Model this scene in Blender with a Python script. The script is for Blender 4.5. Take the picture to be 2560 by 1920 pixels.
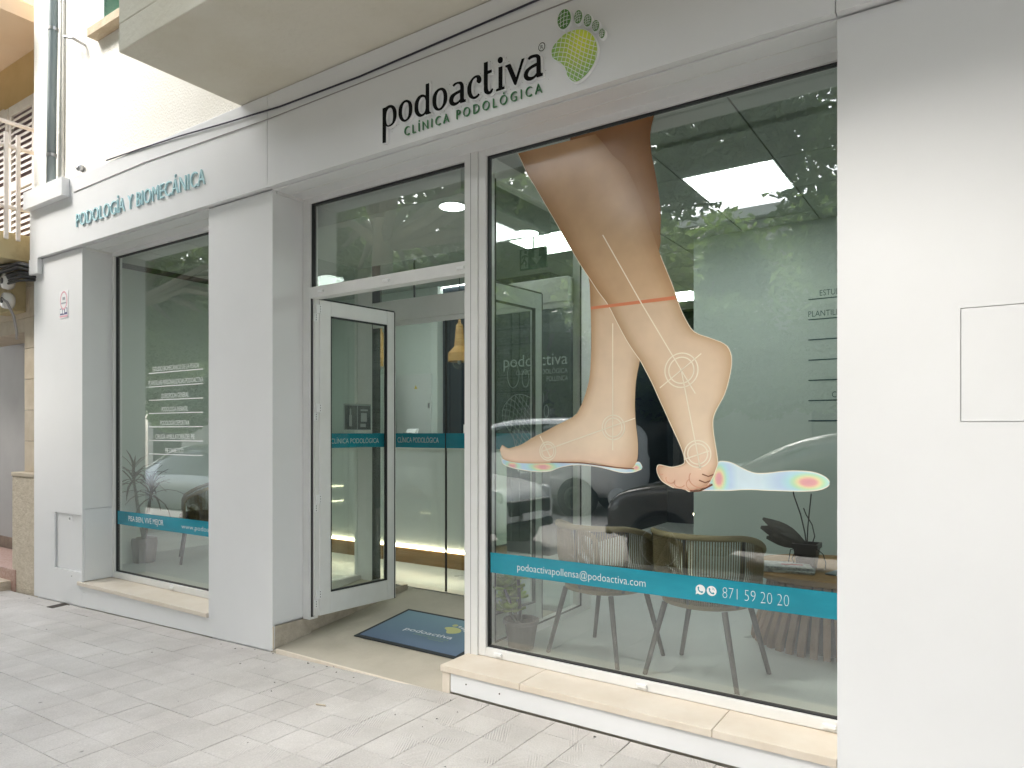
import bpy, bmesh, math, random
from mathutils import Vector, Matrix
rnd = random.Random(7)
for o in list(bpy.data.objects): bpy.data.objects.remove(o)
SC = bpy.context.scene
COL = SC.collection
R = math.radians
# ------------------------------------------------------------------ camera
cd = bpy.data.cameras.new('camera'); cam = bpy.data.objects.new('camera', cd); COL.objects.link(cam)
cam.location = (0, -3.0, 1.425); cam.rotation_euler = (R(90), 0, R(33.9))
cd.sensor_width = 36; cd.lens = 24.63; cd.shift_y = 0.047; cd.clip_start = .05; cd.clip_end = 400
SC.camera = cam
# ------------------------------------------------------------------ sky, sun, exposure
W = bpy.data.worlds.new('World'); SC.world = W; W.use_nodes = True
wn = W.node_tree.nodes; wl = W.node_tree.links
sky = wn.new('ShaderNodeTexSky'); sky.sky_type = 'NISHITA'; sky.sun_disc = False
sky.sun_elevation = R(47.4); sky.sun_rotation = R(219); sky.dust_density = 3.0; sky.air_density = 1.0; sky.ozone_density = .6
bg = wn['Background']; bg.inputs['Strength'].default_value = .15
hz = wn.new('ShaderNodeHueSaturation'); hz.inputs['Saturation'].default_value = .38; hz.inputs['Value'].default_value = 1.0   # thin bright overcast
wl.new(sky.outputs['Color'], hz.inputs['Color']); wl.new(hz.outputs['Color'], bg.inputs['Color'])
sd = bpy.data.lights.new('sun', 'SUN'); sd.energy = 0.7; sd.angle = R(14); sd.color = (1, .96, .9)
sun = bpy.data.objects.new('sun', sd); COL.objects.link(sun)
sun.rotation_euler = Vector((.81, 1.0, -1.40)).to_track_quat('-Z', 'Y').to_euler(); sun.location = (-8, -10, 14)
SC.view_settings.view_transform = 'Standard'; SC.view_settings.look = 'None'
SC.view_settings.exposure = 2.4; SC.view_settings.gamma = 1; SC.view_settings.use_curve_mapping = False
SC.render.engine = 'CYCLES'
SC.cycles.use_denoising = True
SC.cycles.max_bounces = 10; SC.cycles.transparent_max_bounces = 40; SC.cycles.diffuse_bounces = 5
SC.cycles.glossy_bounces = 4; SC.cycles.caustics_reflective = False; SC.cycles.caustics_refractive = False
SC.cycles.sample_clamp_indirect = 6

# ------------------------------------------------------------------ materials
def newmat(name):
    m = bpy.data.materials.new(name); m.use_nodes = True
    return m, m.node_tree.nodes, m.node_tree.links, m.node_tree.nodes['Principled BSDF']
def c4(c): return (c[0], c[1], c[2], 1)
def pm(name, col, rough=.5, metal=0, col2=None, scale=3, detail=4, bump=0, bscale=40, spec=.5, coord='Object', stretch=(1,1,1), emit=None, rand=0, rough2=None, lo=.35, hi=.65, alpha=None):
    m, n, l, b = newmat(name)
    b.inputs['Roughness'].default_value = rough; b.inputs['Metallic'].default_value = metal
    b.inputs['Specular IOR Level'].default_value = spec
    b.inputs['Base Color'].default_value = c4(col)
    m.diffuse_color = c4(col)
    tc = mp = None
    if col2 or bump:
        tc = n.new('ShaderNodeTexCoord'); mp = n.new('ShaderNodeMapping'); mp.inputs['Scale'].default_value = stretch
        l.new(tc.outputs[coord], mp.inputs['Vector'])
    last = None
    if col2:
        nz = n.new('ShaderNodeTexNoise'); nz.inputs['Scale'].default_value = scale; nz.inputs['Detail'].default_value = detail; nz.inputs['Roughness'].default_value = .62
        l.new(mp.outputs[0], nz.inputs['Vector'])
        cr = n.new('ShaderNodeValToRGB'); cr.color_ramp.elements[0].position = lo; cr.color_ramp.elements[1].position = hi
        cr.color_ramp.elements[0].color = c4(col); cr.color_ramp.elements[1].color = c4(col2)
        l.new(nz.outputs['Fac'], cr.inputs[0]); last = cr.outputs[0]
        if rough2 is not None:
            mr = n.new('ShaderNodeMapRange'); mr.inputs['From Min'].default_value = lo; mr.inputs['From Max'].default_value = hi
            mr.inputs['To Min'].default_value = rough; mr.inputs['To Max'].default_value = rough2
            l.new(nz.outputs['Fac'], mr.inputs['Value']); l.new(mr.outputs[0], b.inputs['Roughness'])
    if rand:
        oi = n.new('ShaderNodeObjectInfo'); hs = n.new('ShaderNodeHueSaturation')
        mr = n.new('ShaderNodeMapRange'); mr.inputs['To Min'].default_value = 1-rand; mr.inputs['To Max'].default_value = 1+rand
        l.new(oi.outputs['Random'], mr.inputs['Value']); l.new(mr.outputs[0], hs.inputs['Value'])
        if last: l.new(last, hs.inputs['Color'])
        else: hs.inputs['Color'].default_value = c4(col)
        last = hs.outputs[0]
    if last: l.new(last, b.inputs['Base Color'])
    if bump:
        nb = n.new('ShaderNodeTexNoise'); nb.inputs['Scale'].default_value = bscale; nb.inputs['Detail'].default_value = 5
        l.new(mp.outputs[0], nb.inputs['Vector'])
        bp = n.new('ShaderNodeBump'); bp.inputs['Strength'].default_value = bump; bp.inputs['Distance'].default_value = .02
        l.new(nb.outputs['Fac'], bp.inputs['Height']); l.new(bp.outputs[0], b.inputs['Normal'])
    if emit:
        b.inputs['Emission Color'].default_value = c4(emit[0]); b.inputs['Emission Strength'].default_value = emit[1]
    return m
def glassmat(name, tint, f0):
    m = bpy.data.materials.new(name); m.use_nodes = True; n = m.node_tree.nodes; l = m.node_tree.links
    n.remove(n['Principled BSDF'])
    tr = n.new('ShaderNodeBsdfTransparent'); tr.inputs[0].default_value = c4(tint)
    gl = n.new('ShaderNodeBsdfGlossy'); gl.inputs['Roughness'].default_value = 0; gl.inputs['Color'].default_value = (1,1,1,1)
    lw = n.new('ShaderNodeLayerWeight'); lw.inputs['Blend'].default_value = .5
    pw = n.new('ShaderNodeMath'); pw.operation = 'POWER'; pw.inputs[1].default_value = 5
    ml = n.new('ShaderNodeMath'); ml.operation = 'MULTIPLY_ADD'; ml.inputs[1].default_value = 1-f0; ml.inputs[2].default_value = f0
    l.new(lw.outputs['Facing'], pw.inputs[0]); l.new(pw.outputs[0], ml.inputs[0])
    mx = n.new('ShaderNodeMixShader'); l.new(ml.outputs[0], mx.inputs[0]); l.new(tr.outputs[0], mx.inputs[1]); l.new(gl.outputs[0], mx.inputs[2])
    l.new(mx.outputs[0], n['Material Output'].inputs['Surface']); m.diffuse_color = (.6,.75,.7,.4)
    return m
def colattr(name, rough=.6, alpha=1.0):
    m, n, l, b = newmat(name); b.inputs['Roughness'].default_value = rough
    a = n.new('ShaderNodeVertexColor'); a.layer_name = 'Col'
    nz = n.new('ShaderNodeTexNoise'); nz.inputs['Scale'].default_value = 9; tc = n.new('ShaderNodeTexCoord'); l.new(tc.outputs['Object'], nz.inputs['Vector'])
    hs = n.new('ShaderNodeHueSaturation'); mr = n.new('ShaderNodeMapRange'); mr.inputs['To Min'].default_value = .88; mr.inputs['To Max'].default_value = 1.12
    l.new(nz.outputs['Fac'], mr.inputs['Value']); l.new(mr.outputs[0], hs.inputs['Value']); l.new(a.outputs['Color'], hs.inputs['Color']); l.new(hs.outputs[0], b.inputs['Base Color'])
    b.inputs['Alpha'].default_value = alpha
    return m
M = {}
M['panel'] = pm('white_composite_panel', (.80,.805,.81), .32, col2=(.76,.765,.765), scale=1.3, detail=6, spec=.4, lo=.3, hi=.75, bump=.015, bscale=4)
M['frame'] = pm('white_aluminium', (.80,.80,.79), .35, col2=(.76,.76,.74), scale=6, spec=.5)
M['gasket'] = pm('black_gasket', (.02,.02,.022), .6)
M['glass'] = glassmat('shop_glass', (.95,.98,.96), .13)
M['glass_in'] = glassmat('inner_glass', (.94,.965,.945), .04)
M['stucco'] = pm('cream_stucco', (.84,.815,.75), .9, col2=(.80,.765,.68), scale=1.2, detail=8, bump=.35, bscale=55, lo=.4, hi=.8)
M['balcony'] = pm('offwhite_render', (.70,.67,.57), .9, col2=(.62,.58,.46), scale=1.1, detail=8, bump=.25, bscale=30, lo=.42, hi=.75)
M['stone'] = pm('cream_limestone', (.74,.665,.565), .45, col2=(.66,.57,.46), scale=5, detail=8, spec=.4, lo=.35, hi=.75, bump=.03, bscale=60)
M['roughstone'] = pm('bush_hammered_stone', (.56,.50,.42), .9, col2=(.44,.385,.31), scale=16, detail=8, bump=.55, bscale=90)
M['concrete'] = pm('worn_concrete', (.50,.455,.375), .75, col2=(.40,.36,.29), scale=2.6, detail=10, bump=.12, bscale=70, lo=.3, hi=.72)
M['black'] = pm('black_paint', (.006,.006,.006), .7, spec=.1)
M['white'] = pm('white_acrylic', (.85,.86,.86), .35)
M['teal_letter'] = pm('pale_teal_acrylic', (.42,.67,.70), .5, col2=(.50,.73,.75), scale=4)
M['teal_side'] = pm('teal_acrylic_edge', (.40,.58,.62), .5)
M['green_letter'] = pm('green_acrylic', (.035,.20,.06), .4)
M['cable'] = pm('dark_cable', (.02,.018,.035), .5)
M['cable_grey'] = pm('grey_cable', (.33,.31,.30), .6)
M['cable_black'] = pm('black_cable', (.03,.03,.03), .5, spec=.6)
M['pipe'] = pm('grey_green_pipe', (.22,.27,.28), .4, col2=(.30,.34,.34), scale=5, stretch=(1,1,.2))
M['steel'] = pm('brushed_steel', (.45,.45,.46), .35, 1)
M['teal_vinyl'] = pm('teal_vinyl', (.012,.22,.30), .12, col2=(.018,.29,.39), scale=2.5, stretch=(1,1,3))
M['white_vinyl'] = pm('white_vinyl', (.78,.80,.80), .3)
M['skin'] = colattr('printed_skin', .16)
M['cream_line'] = pm('cream_print', (.84,.77,.62), .5)
M['orange_line'] = pm('orange_print', (.62,.20,.09), .5)
M['dark_line'] = pm('dark_brown_print', (.20,.08,.04), .5)
M['toe_line'] = pm('rosy_print', (.60,.30,.20), .5)
M['mat_edge'] = pm('black_rubber', (.02,.025,.028), .7, bump=.1)
M['int_wall'] = pm('interior_white_paint', (.60,.66,.62), .7, col2=(.57,.63,.59), scale=.8, bump=.03, bscale=120)
M['int_floor'] = pm('polished_microcement', (.50,.53,.52), .25, col2=(.44,.47,.46), scale=.9, detail=4, spec=.4, lo=.2, hi=.85, rough2=.35)
M['ceil'] = pm('mineral_ceiling_tile', (.42,.45,.43), .85, col2=(.39,.42,.40), scale=60, bump=.1, bscale=150)
M['plaster'] = pm('white_plasterboard', (.62,.65,.63), .8)
M['led'] = pm('led_diffuser', (.9,.95,.93), .5, emit=((.94,1,.98), 3.4))
M['ledstrip'] = pm('led_strip', (.95,.9,.75), .5, emit=((1,.90,.62), 4.0))
M['counter'] = pm('counter_laminate', (.74,.77,.75), .35)
M['wood'] = pm('pine_board', (.38,.22,.085), .5, col2=(.25,.135,.045), scale=3, detail=8, stretch=(.7,8,12), lo=.35, hi=.7)
M['teak'] = pm('teak_slat', (.30,.185,.115), .55, col2=(.20,.115,.07), scale=5, detail=8, stretch=(9,9,.8), lo=.3, hi=.7, rand=.18)
M['lampwood'] = pm('turned_beech', (.45,.27,.09), .5, col2=(.36,.20,.06), scale=8, stretch=(1,1,6))
M['navy'] = pm('navy_paint', (.012,.020,.030), .45, col2=(.018,.028,.04), scale=4)
M['rope'] = pm('olive_rope', (.24,.185,.105), .8, col2=(.17,.13,.07), scale=90, bump=.5, bscale=140)
M['rim'] = pm('olive_rope_binding', (.29,.235,.14), .8, rand=0)
M['legmetal'] = pm('charcoal_metal', (.055,.05,.05), .45)
M['cushion'] = pm('dark_olive_cushion', (.06,.048,.028), .9, bump=.3, bscale=80)
M['leaf_dark'] = pm('dead_leaf', (.045,.045,.04), .7, col2=(.07,.065,.055), scale=20)
M['leaf_succ'] = pm('succulent_leaf', (.36,.46,.10), .45, col2=(.22,.33,.08), scale=7, spec=.4, rand=.25)
M['leaf_drac'] = pm('dracaena_leaf', (.12,.12,.075), .6, col2=(.16,.11,.08), scale=10)
M['pot_dark'] = pm('dark_pot', (.035,.03,.03), .4)
M['pot_grey'] = pm('grey_pot', (.12,.10,.09), .6)
M['paper'] = pm('newsprint', (.50,.51,.50), .7, col2=(.25,.26,.27), scale=38, detail=2, lo=.45, hi=.6, stretch=(1,2.2,1))
M['paper2'] = pm('glossy_magazine', (.42,.46,.48), .3, col2=(.12,.16,.20), scale=14, detail=2, lo=.42, hi=.55)
M['redprint'] = pm('red_print', (.35,.03,.05), .5)
M['bark'] = pm('plane_bark', (.17,.145,.115), .9, col2=(.27,.25,.20), scale=6, stretch=(1,1,.4), bump=.5, bscale=14)
M['asphalt'] = pm('pale_street_paving', (.34,.32,.30), .9, col2=(.40,.38,.36), scale=12, bump=.3, bscale=160)
M['kerb'] = pm('kerb_stone', (.38,.36,.33), .8, col2=(.31,.29,.27), scale=7)
M['nb_stone'] = pm('pale_limestone_block', (.60,.52,.41), .8, col2=(.50,.42,.31), scale=5, detail=8, bump=.12, bscale=60, rand=.06)
M['nb_rough'] = pm('rough_plinth_stone', (.70,.62,.50), .9, col2=(.56,.48,.36), scale=20, detail=8, bump=1.0, bscale=45, stretch=(1,1,2))
M['nb_yellow'] = pm('ochre_render', (.68,.50,.25), .9, col2=(.60,.43,.20), scale=1.4, bump=.2)
M['nb_peach'] = pm('peach_soffit', (.82,.66,.50), .9, col2=(.77,.60,.44), scale=1.0)
M['nb_slab'] = pm('stained_ochre_edge', (.50,.42,.24), .9, col2=(.30,.22,.12), scale=3.5, detail=9, lo=.45, hi=.75)
M['nb_shutter'] = pm('white_shutter_paint', (.78,.74,.70), .6, col2=(.70,.64,.60), scale=8)
M['nb_dark'] = pm('pink_grey_gap', (.22,.16,.17), .9)
M['nb_grey'] = pm('grey_door_metal', (.34,.33,.325), .5, col2=(.29,.28,.28), scale=1.2)
M['nb_pink'] = pm('pink_terrazzo', (.38,.22,.17), .6, col2=(.48,.33,.27), scale=40)
M['nb_brown'] = pm('brown_skirting', (.16,.11,.08), .7, col2=(.24,.18,.13), scale=9)
M['ceramic'] = pm('glazed_ceramic', (.72,.70,.66), .2)
M['green_shutter'] = pm('green_shutter_paint', (.16,.36,.27), .5, col2=(.24,.44,.35), scale=9)
M['green_frame'] = pm('pale_green_frame', (.45,.60,.52), .5)
M['ochre_stone'] = pm('ochre_sill_stone', (.58,.47,.33), .8, col2=(.5,.39,.26), scale=9, bump=.2)
M['pink'] = pm('pink_print', (.75,.42,.48), .5); M['navyprint'] = pm('navy_print', (.10,.10,.22), .5); M['greyprint'] = pm('grey_print', (.35,.37,.40), .5)
M['poster'] = pm('dark_poster', (.05,.055,.06), .4, col2=(.10,.11,.11), scale=12); M['postergrey'] = pm('grey_poster_print', (.30,.33,.32), .4)
M['exit'] = pm('exit_plate', (.10,.17,.14), .5); M['exitlight'] = pm('exit_pictogram', (.38,.46,.40), .5)
M['yellow'] = pm('yellow_sticker', (.60,.45,.05), .5)
M['dirt'] = pm('joint_dirt', (.27,.24,.21), .95)
M['wall_text'] = pm('dark_teal_text', (.02,.06,.085), .5)
M['tyre'] = pm('tyre_rubber', (.02,.02,.02), .8); M['rim_metal'] = pm('alloy_rim', (.5,.5,.5), .3, 1)
M['carglass'] = pm('car_window', (.02,.03,.03), .04, spec=.8)
M['carwhite'] = pm('white_car_paint', (.78,.79,.80), .15); M['cargrey'] = pm('bronze_grey_car_paint', (.13,.12,.112), .18, spec=.7); M['carsilver'] = pm('silver_car_paint', (.42,.43,.44), .2, .5)
M['lens'] = pm('lamp_lens', (.6,.62,.64), .08); M['redlens'] = pm('red_lamp_lens', (.35,.02,.02), .1)
M['fac_white'] = pm('facade_white_render', (.74,.72,.67), .9, col2=(.66,.64,.59), scale=1.0); M['fac_grey'] = pm('facade_grey_render', (.46,.44,.41), .9, col2=(.40,.38,.35), scale=1.2)
M['darkwin'] = pm('dark_window', (.03,.035,.035), .1)
M['slot'] = pm('dark_slot', (.05,.04,.03), .9)

# ------------------------------------------------------------------ mesh helpers
def fin(o, parent=None, label=None, kind=None):
    COL.objects.link(o)
    if parent is not None:
        o.parent = parent
        if parent.type == 'EMPTY': o.matrix_parent_inverse = Matrix.Translation(parent.location).inverted() if parent.get('_w', 1) else Matrix()
    if label: o['label'] = label
    if kind: o['kind'] = kind
    return o
def tag(o, label, cat, group=None, kind=None):
    o['label'] = label; o['category'] = cat
    if group: o['group'] = group
    if kind: o['kind'] = kind
    return o
def thing(name, label, cat, loc=(0,0,0), group=None, world=True):
    o = bpy.data.objects.new(name, None); COL.objects.link(o); o.location = loc; o.empty_display_size = .1
    o['_w'] = 1 if world else 0
    return tag(o, label, cat, group)
class B:
    def __init__(s): s.v = []; s.f = []; s.m = []; s.mi = 0
    def quadstrip(s): pass
    def add(s, vs, fs):
        k = len(s.v); s.v += [tuple(v) for v in vs]
        for f in fs: s.f.append(tuple(k+i for i in f)); s.m.append(s.mi)
        return s
    def box(s, x0,x1,y0,y1,z0,z1):
        if x0 > x1: x0,x1 = x1,x0
        if y0 > y1: y0,y1 = y1,y0
        if z0 > z1: z0,z1 = z1,z0
        return s.add([(x0,y0,z0),(x1,y0,z0),(x1,y1,z0),(x0,y1,z0),(x0,y0,z1),(x1,y0,z1),(x1,y1,z1),(x0,y1,z1)],
                     [(0,3,2,1),(4,5,6,7),(0,1,5,4),(1,2,6,5),(2,3,7,6),(3,0,4,7)])
    def quad(s, a,b,c,d): return s.add([a,b,c,d],[(0,1,2,3)])
    def prism(s, pts, axis, a, b):
        # pts 2D polygon (ccw) extruded along axis from a to b
        n = len(pts)
        def P(p,t): return (t,p[0],p[1]) if axis == 0 else ((p[0],t,p[1]) if axis == 1 else (p[0],p[1],t))
        vs = [P(p,a) for p in pts]+[P(p,b) for p in pts]
        fs = [tuple(range(n-1,-1,-1)), tuple(range(n,2*n))]+[(i,(i+1)%n,n+(i+1)%n,n+i) for i in range(n)]
        return s.add(vs, fs)
    def tube(s, path, r, n=6, cap=True):
        path = [Vector(p) for p in path]; rs = r if isinstance(r,(list,tuple)) else [r]*len(path)
        rings = []; up = Vector((0,0,1))
        t0 = (path[1]-path[0]).normalized()
        u = t0.cross(up);
        if u.length < .05: u = t0.cross(Vector((1,0,0)))
        u.normalize()
        for i,p in enumerate(path):
            t = (path[min(i+1,len(path)-1)]-path[max(i-1,0)]).normalized()
            u = (u - t*u.dot(t)).normalized(); w = t.cross(u)
            rings.append([p + (u*math.cos(2*math.pi*k/n)+w*math.sin(2*math.pi*k/n))*rs[i] for k in range(n)])
        vs = [v for rg in rings for v in rg]; fs = []
        for i in range(len(path)-1):
            for k in range(n): fs.append((i*n+k,i*n+(k+1)%n,(i+1)*n+(k+1)%n,(i+1)*n+k))
        if cap: fs += [tuple(range(n-1,-1,-1)), tuple((len(path)-1)*n+k for k in range(n))]
        return s.add(vs, fs)
    def lathe(s, prof, c=(0,0,0), n=20, axis=2):
        vs = []; fs = []
        for r,z in prof:
            for k in range(n):
                a = 2*math.pi*k/n
                if axis == 2: vs.append((c[0]+r*math.cos(a), c[1]+r*math.sin(a), c[2]+z))
                else: vs.append((c[0]+r*math.cos(a), c[1]+z, c[2]+r*math.sin(a)))
        for i in range(len(prof)-1):
            for k in range(n):
                q = (i*n+k,i*n+(k+1)%n,(i+1)*n+(k+1)%n,(i+1)*n+k)
                fs.append(q if axis == 2 else q[::-1])
        e = len(prof)-1
        a,b = tuple(range(n-1,-1,-1)), tuple(e*n+k for k in range(n))
        fs += [a if axis == 2 else a[::-1], b if axis == 2 else b[::-1]]
        return s.add(vs, fs)
    def build(s, name, mat, parent=None, smooth=False, label=None, kind=None, bevel=0):
        me = bpy.data.meshes.new(name); me.from_pydata(s.v, [], s.f)
        mats = mat if isinstance(mat,(list,tuple)) else [mat]
        for m in mats: me.materials.append(M[m] if isinstance(m,str) else m)
        if len(mats) > 1: me.polygons.foreach_set('material_index', s.m)
        if smooth: me.polygons.foreach_set('use_smooth', [True]*len(me.polygons))
        me.update()
        o = bpy.data.objects.new(name, me); fin(o, parent, label, kind)
        if bevel:
            md = o.modifiers.new('bevel','BEVEL'); md.width = bevel; md.segments = 2; md.limit_method = 'ANGLE'; md.angle_limit = R(40)
        return o
def box(name, mat, x0,x1,y0,y1,z0,z1, parent=None, bevel=0, label=None, kind=None):
    return B().box(x0,x1,y0,y1,z0,z1).build(name, mat, parent, bevel=bevel, label=label, kind=kind)
def smoothpoly(pts, sub=4):
    # closed outline; points with a third value are corners
    n = len(pts); out = []
    for i in range(n):
        p0,p1,p2,p3 = pts[i-1],pts[i],pts[(i+1)%n],pts[(i+2)%n]
        c1 = len(p1) > 2; c2 = len(p2) > 2
        out.append((p1[0],p1[1]))
        if c1 and c2: continue
        a = Vector(p1[:2]); b = Vector(p2[:2])
        m1 = (b-Vector(p0[:2]))*.5 if not c1 else (b-a); m2 = (Vector(p3[:2])-a)*.5 if not c2 else (b-a)
        L = (b-a).length
        if m1.length > 1.2*L: m1 = m1.normalized()*1.2*L
        if m2.length > 1.2*L: m2 = m2.normalized()*1.2*L
        for k in range(1,sub):
            t = k/sub; h = (2*t**3-3*t**2+1)*a+(t**3-2*t**2+t)*m1+(-2*t**3+3*t**2)*b+(t**3-t**2)*m2
            out.append((h.x,h.y))
    return out
def flat_fill(outline, hole=None):
    # returns verts2d, faces for a filled outline with an optional hole
    bm = bmesh.new(); es = []
    for loop in ([outline] + ([hole] if hole else [])):
        vs = [bm.verts.new((p[0],p[1],0)) for p in loop]
        for i in range(len(vs)): es.append(bm.edges.new((vs[i],vs[(i+1)%len(vs)])))
    bmesh.ops.triangle_fill(bm, use_beauty=True, use_dissolve=False, edges=es, normal=(0,0,1))
    bm.verts.index_update()
    V = [(v.co.x,v.co.y) for v in bm.verts]; F = [tuple(v.index for v in f.verts) for f in bm.faces]
    bm.free(); return V, F
def raised(name, outline, hole, yf, yb, mats, parent, kind=None):
    # block letter standing off a wall: face at yf (towards the street), sides back to yb
    V,F = flat_fill(outline, hole); b = B(); b.mi = 0
    F2 = []
    for f in F:
        a = sum((V[f[i]][0]*V[f[(i+1)%3]][1]-V[f[(i+1)%3]][0]*V[f[i]][1]) for i in range(3))
        F2.append(f if a > 0 else f[::-1])
    b.add([(x,yf,z) for x,z in V], F2)
    b.mi = 1
    for loop in ([outline]+([hole] if hole else [])):
        n = len(loop)
        b.add([(p[0],yf,p[1]) for p in loop]+[(p[0],yb,p[1]) for p in loop], [(i,(i+1)%n,n+(i+1)%n,n+i) for i in range(n)])
    return b.build(name, mats, parent, kind=kind)
def offset_poly(pts, d):
    n = len(pts); out = []
    A = sum(pts[i][0]*pts[(i+1)%n][1]-pts[(i+1)%n][0]*pts[i][1] for i in range(n))
    sg = 1 if A > 0 else -1
    for i in range(n):
        a = Vector(pts[i-1]); b = Vector(pts[i]); c = Vector(pts[(i+1)%n])
        t1 = (b-a); t2 = (c-b)
        if t1.length < 1e-6 or t2.length < 1e-6: out.append(tuple(b)); continue
        t1.normalize(); t2.normalize(); t = (t1+t2)
        if t.length < 1e-3: out.append(tuple(b)); continue
        t.normalize(); nn = Vector((t.y,-t.x))*sg
        k = min(1.6, 1/max(.4, t.dot(t1)))
        out.append((b.x+nn.x*d*k, b.y+nn.y*d*k))
    return out
def ribbon(b, pts, w, y, closed=False):
    # flat thin line in an XZ plane
    P = [Vector((p[0],p[1])) for p in pts]; n = len(P); vs = []
    for i in range(n):
        a = P[(i-1)%n] if (closed or i > 0) else P[i]; c = P[(i+1)%n] if (closed or i < n-1) else P[i]
        t = (c-a).normalized() if (c-a).length > 1e-9 else Vector((1,0)); nn = Vector((-t.y,t.x))*w/2
        vs += [(P[i].x+nn.x,y,P[i].y+nn.y),(P[i].x-nn.x,y,P[i].y-nn.y)]
    fs = [(2*i,2*i+1,(2*(i+1)+1)%(2*n),(2*(i+1))%(2*n)) for i in range(n if closed else n-1)]
    b.add(vs, fs)
_tx = {}
def textmesh(s, offset=0, extrude=0, space=1):
    cu = bpy.data.curves.new('t','FONT'); cu.body = s; cu.space_character = space; cu.size = 1; cu.offset = offset; cu.extrude = extrude; cu.resolution_u = 3
    o = bpy.data.objects.new('t', cu); COL.objects.link(o)
    dg = bpy.context.evaluated_depsgraph_get(); dg.update()
    me = bpy.data.meshes.new_from_object(o.evaluated_get(dg))
    bpy.data.objects.remove(o); bpy.data.curves.remove(cu)
    V = [tuple(v.co) for v in me.vertices]; F = [tuple(p.vertices) for p in me.polygons]
    bpy.data.meshes.remove(me); return V, F
def capheight(offset=0):
    if offset not in _tx:
        V,_ = textmesh('H', offset); _tx[offset] = (min(v[1] for v in V), max(v[1] for v in V))
    return _tx[offset]
def fit_text(s, x0, x1, z0, z1, offset=0, depth=0, space=1):
    # text verts mapped so that it spans x0..x1 and baseline/cap-height z0..z1; returns [(x, d, z)], faces
    V,F = textmesh(s, offset, .05 if depth else 0, space)
    a = min(v[0] for v in V); b = max(v[0] for v in V); lo,hi = capheight(offset)
    return [(x0+(v[0]-a)/(b-a)*(x1-x0), -v[2]/.05*depth if depth else 0, z0+(v[1]-lo)/(hi-lo)*(z1-z0)) for v in V], F
def wall_text(name, s, x0,x1,z0,z1,y, mat, parent=None, offset=0, depth=0):
    V,F = fit_text(s,x0,x1,z0,z1,offset,depth); b = B(); b.add([(v[0],y+v[1]-depth,v[2]) for v in V],F)
    return b.build(name, mat, parent)
def letters(name, s, x0,x1,z0,z1,y, mats, parent, offset=0, depth=.012, space=1):
    # raised lettering split into one mesh per character
    V,F = fit_text(s,x0,x1,z0,z1,offset,depth,space)
    par = list(range(len(V)))
    def find(i):
        while par[i] != i: par[i] = par[par[i]]; i = par[i]
        return i
    for f in F:
        for i in f[1:]: par[find(i)] = find(f[0])
    isl = {}
    for i in range(len(V)): isl.setdefault(find(i),[]).append(i)
    ext = sorted([[min(V[i][0] for i in l), max(V[i][0] for i in l), {k}] for k,l in isl.items()])
    g = []
    for e in ext:
        if g and e[0] < g[-1][1]-.3*min(e[1]-e[0], g[-1][1]-g[-1][0]): g[-1][1] = max(g[-1][1],e[1]); g[-1][2] |= e[2]
        else: g.append(e)
    for e in g:
        ids = [i for i in range(len(V)) if find(i) in e[2]]; mp = {i:k for k,i in enumerate(ids)}
        b = B()
        b.add([(V[i][0],y+V[i][1]-depth,V[i][2]) for i in ids], [])
        for f in F:
            if f[0] in mp:
                b.f.append(tuple(mp[i] for i in f))
                n = [V[i] for i in f]; nv = (Vector(n[1])-Vector(n[0])).cross(Vector(n[2])-Vector(n[0]))
                b.m.append(0 if abs(nv.y) > .7*nv.length else 1)
        b.build(name, mats, parent)
def copytree(src, loc, rotz=0):
    r = src.copy(); COL.objects.link(r); r.location = loc; r.rotation_euler = (0,0,rotz)
    for ch in src.children:
        c = ch.copy(); COL.objects.link(c); c.parent = r
        for g in ch.children:
            d = g.copy(); COL.objects.link(d); d.parent = c
    return r
def strip_mesh(name, pairs, y, parent, colfn, across=8, sub=3, mat='skin'):
    # sheet between two contours with printed colours
    def sm(P):
        out = []
        for i in range(len(P)-1):
            p0 = Vector(P[max(i-1,0)]); p1 = Vector(P[i]); p2 = Vector(P[i+1]); p3 = Vector(P[min(i+2,len(P)-1)])
            for k in range(sub):
                t = k/sub
                out.append(.5*((2*p1)+(p2-p0)*t+(2*p0-5*p1+4*p2-p3)*t*t+(3*p1-p0-3*p2+p3)*t**3))
        out.append(Vector(P[-1])); return out
    Lc = sm([p[0] for p in pairs]); Rc = sm([p[1] for p in pairs]); n = len(Lc)
    vs = []; cs = []
    for i in range(n):
        for k in range(across+1):
            u = k/across; p = Lc[i].lerp(Rc[i],u); vs.append((p.x,y,p.y)); cs.append(colfn(p.x,p.y,u,i/(n-1)))
    w = across+1
    fs = [(i*w+k,i*w+k+1,(i+1)*w+k+1,(i+1)*w+k) for i in range(n-1) for k in range(across)]
    me = bpy.data.meshes.new(name); me.from_pydata(vs,[],fs); me.materials.append(M[mat])
    at = me.color_attributes.new('Col','FLOAT_COLOR','POINT')
    for i,c in enumerate(cs): at.data[i].color = (c[0],c[1],c[2],1)
    me.polygons.foreach_set('use_smooth',[True]*len(me.polygons))
    o = bpy.data.objects.new(name, me); fin(o, parent)
    return o, Lc, Rc
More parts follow.
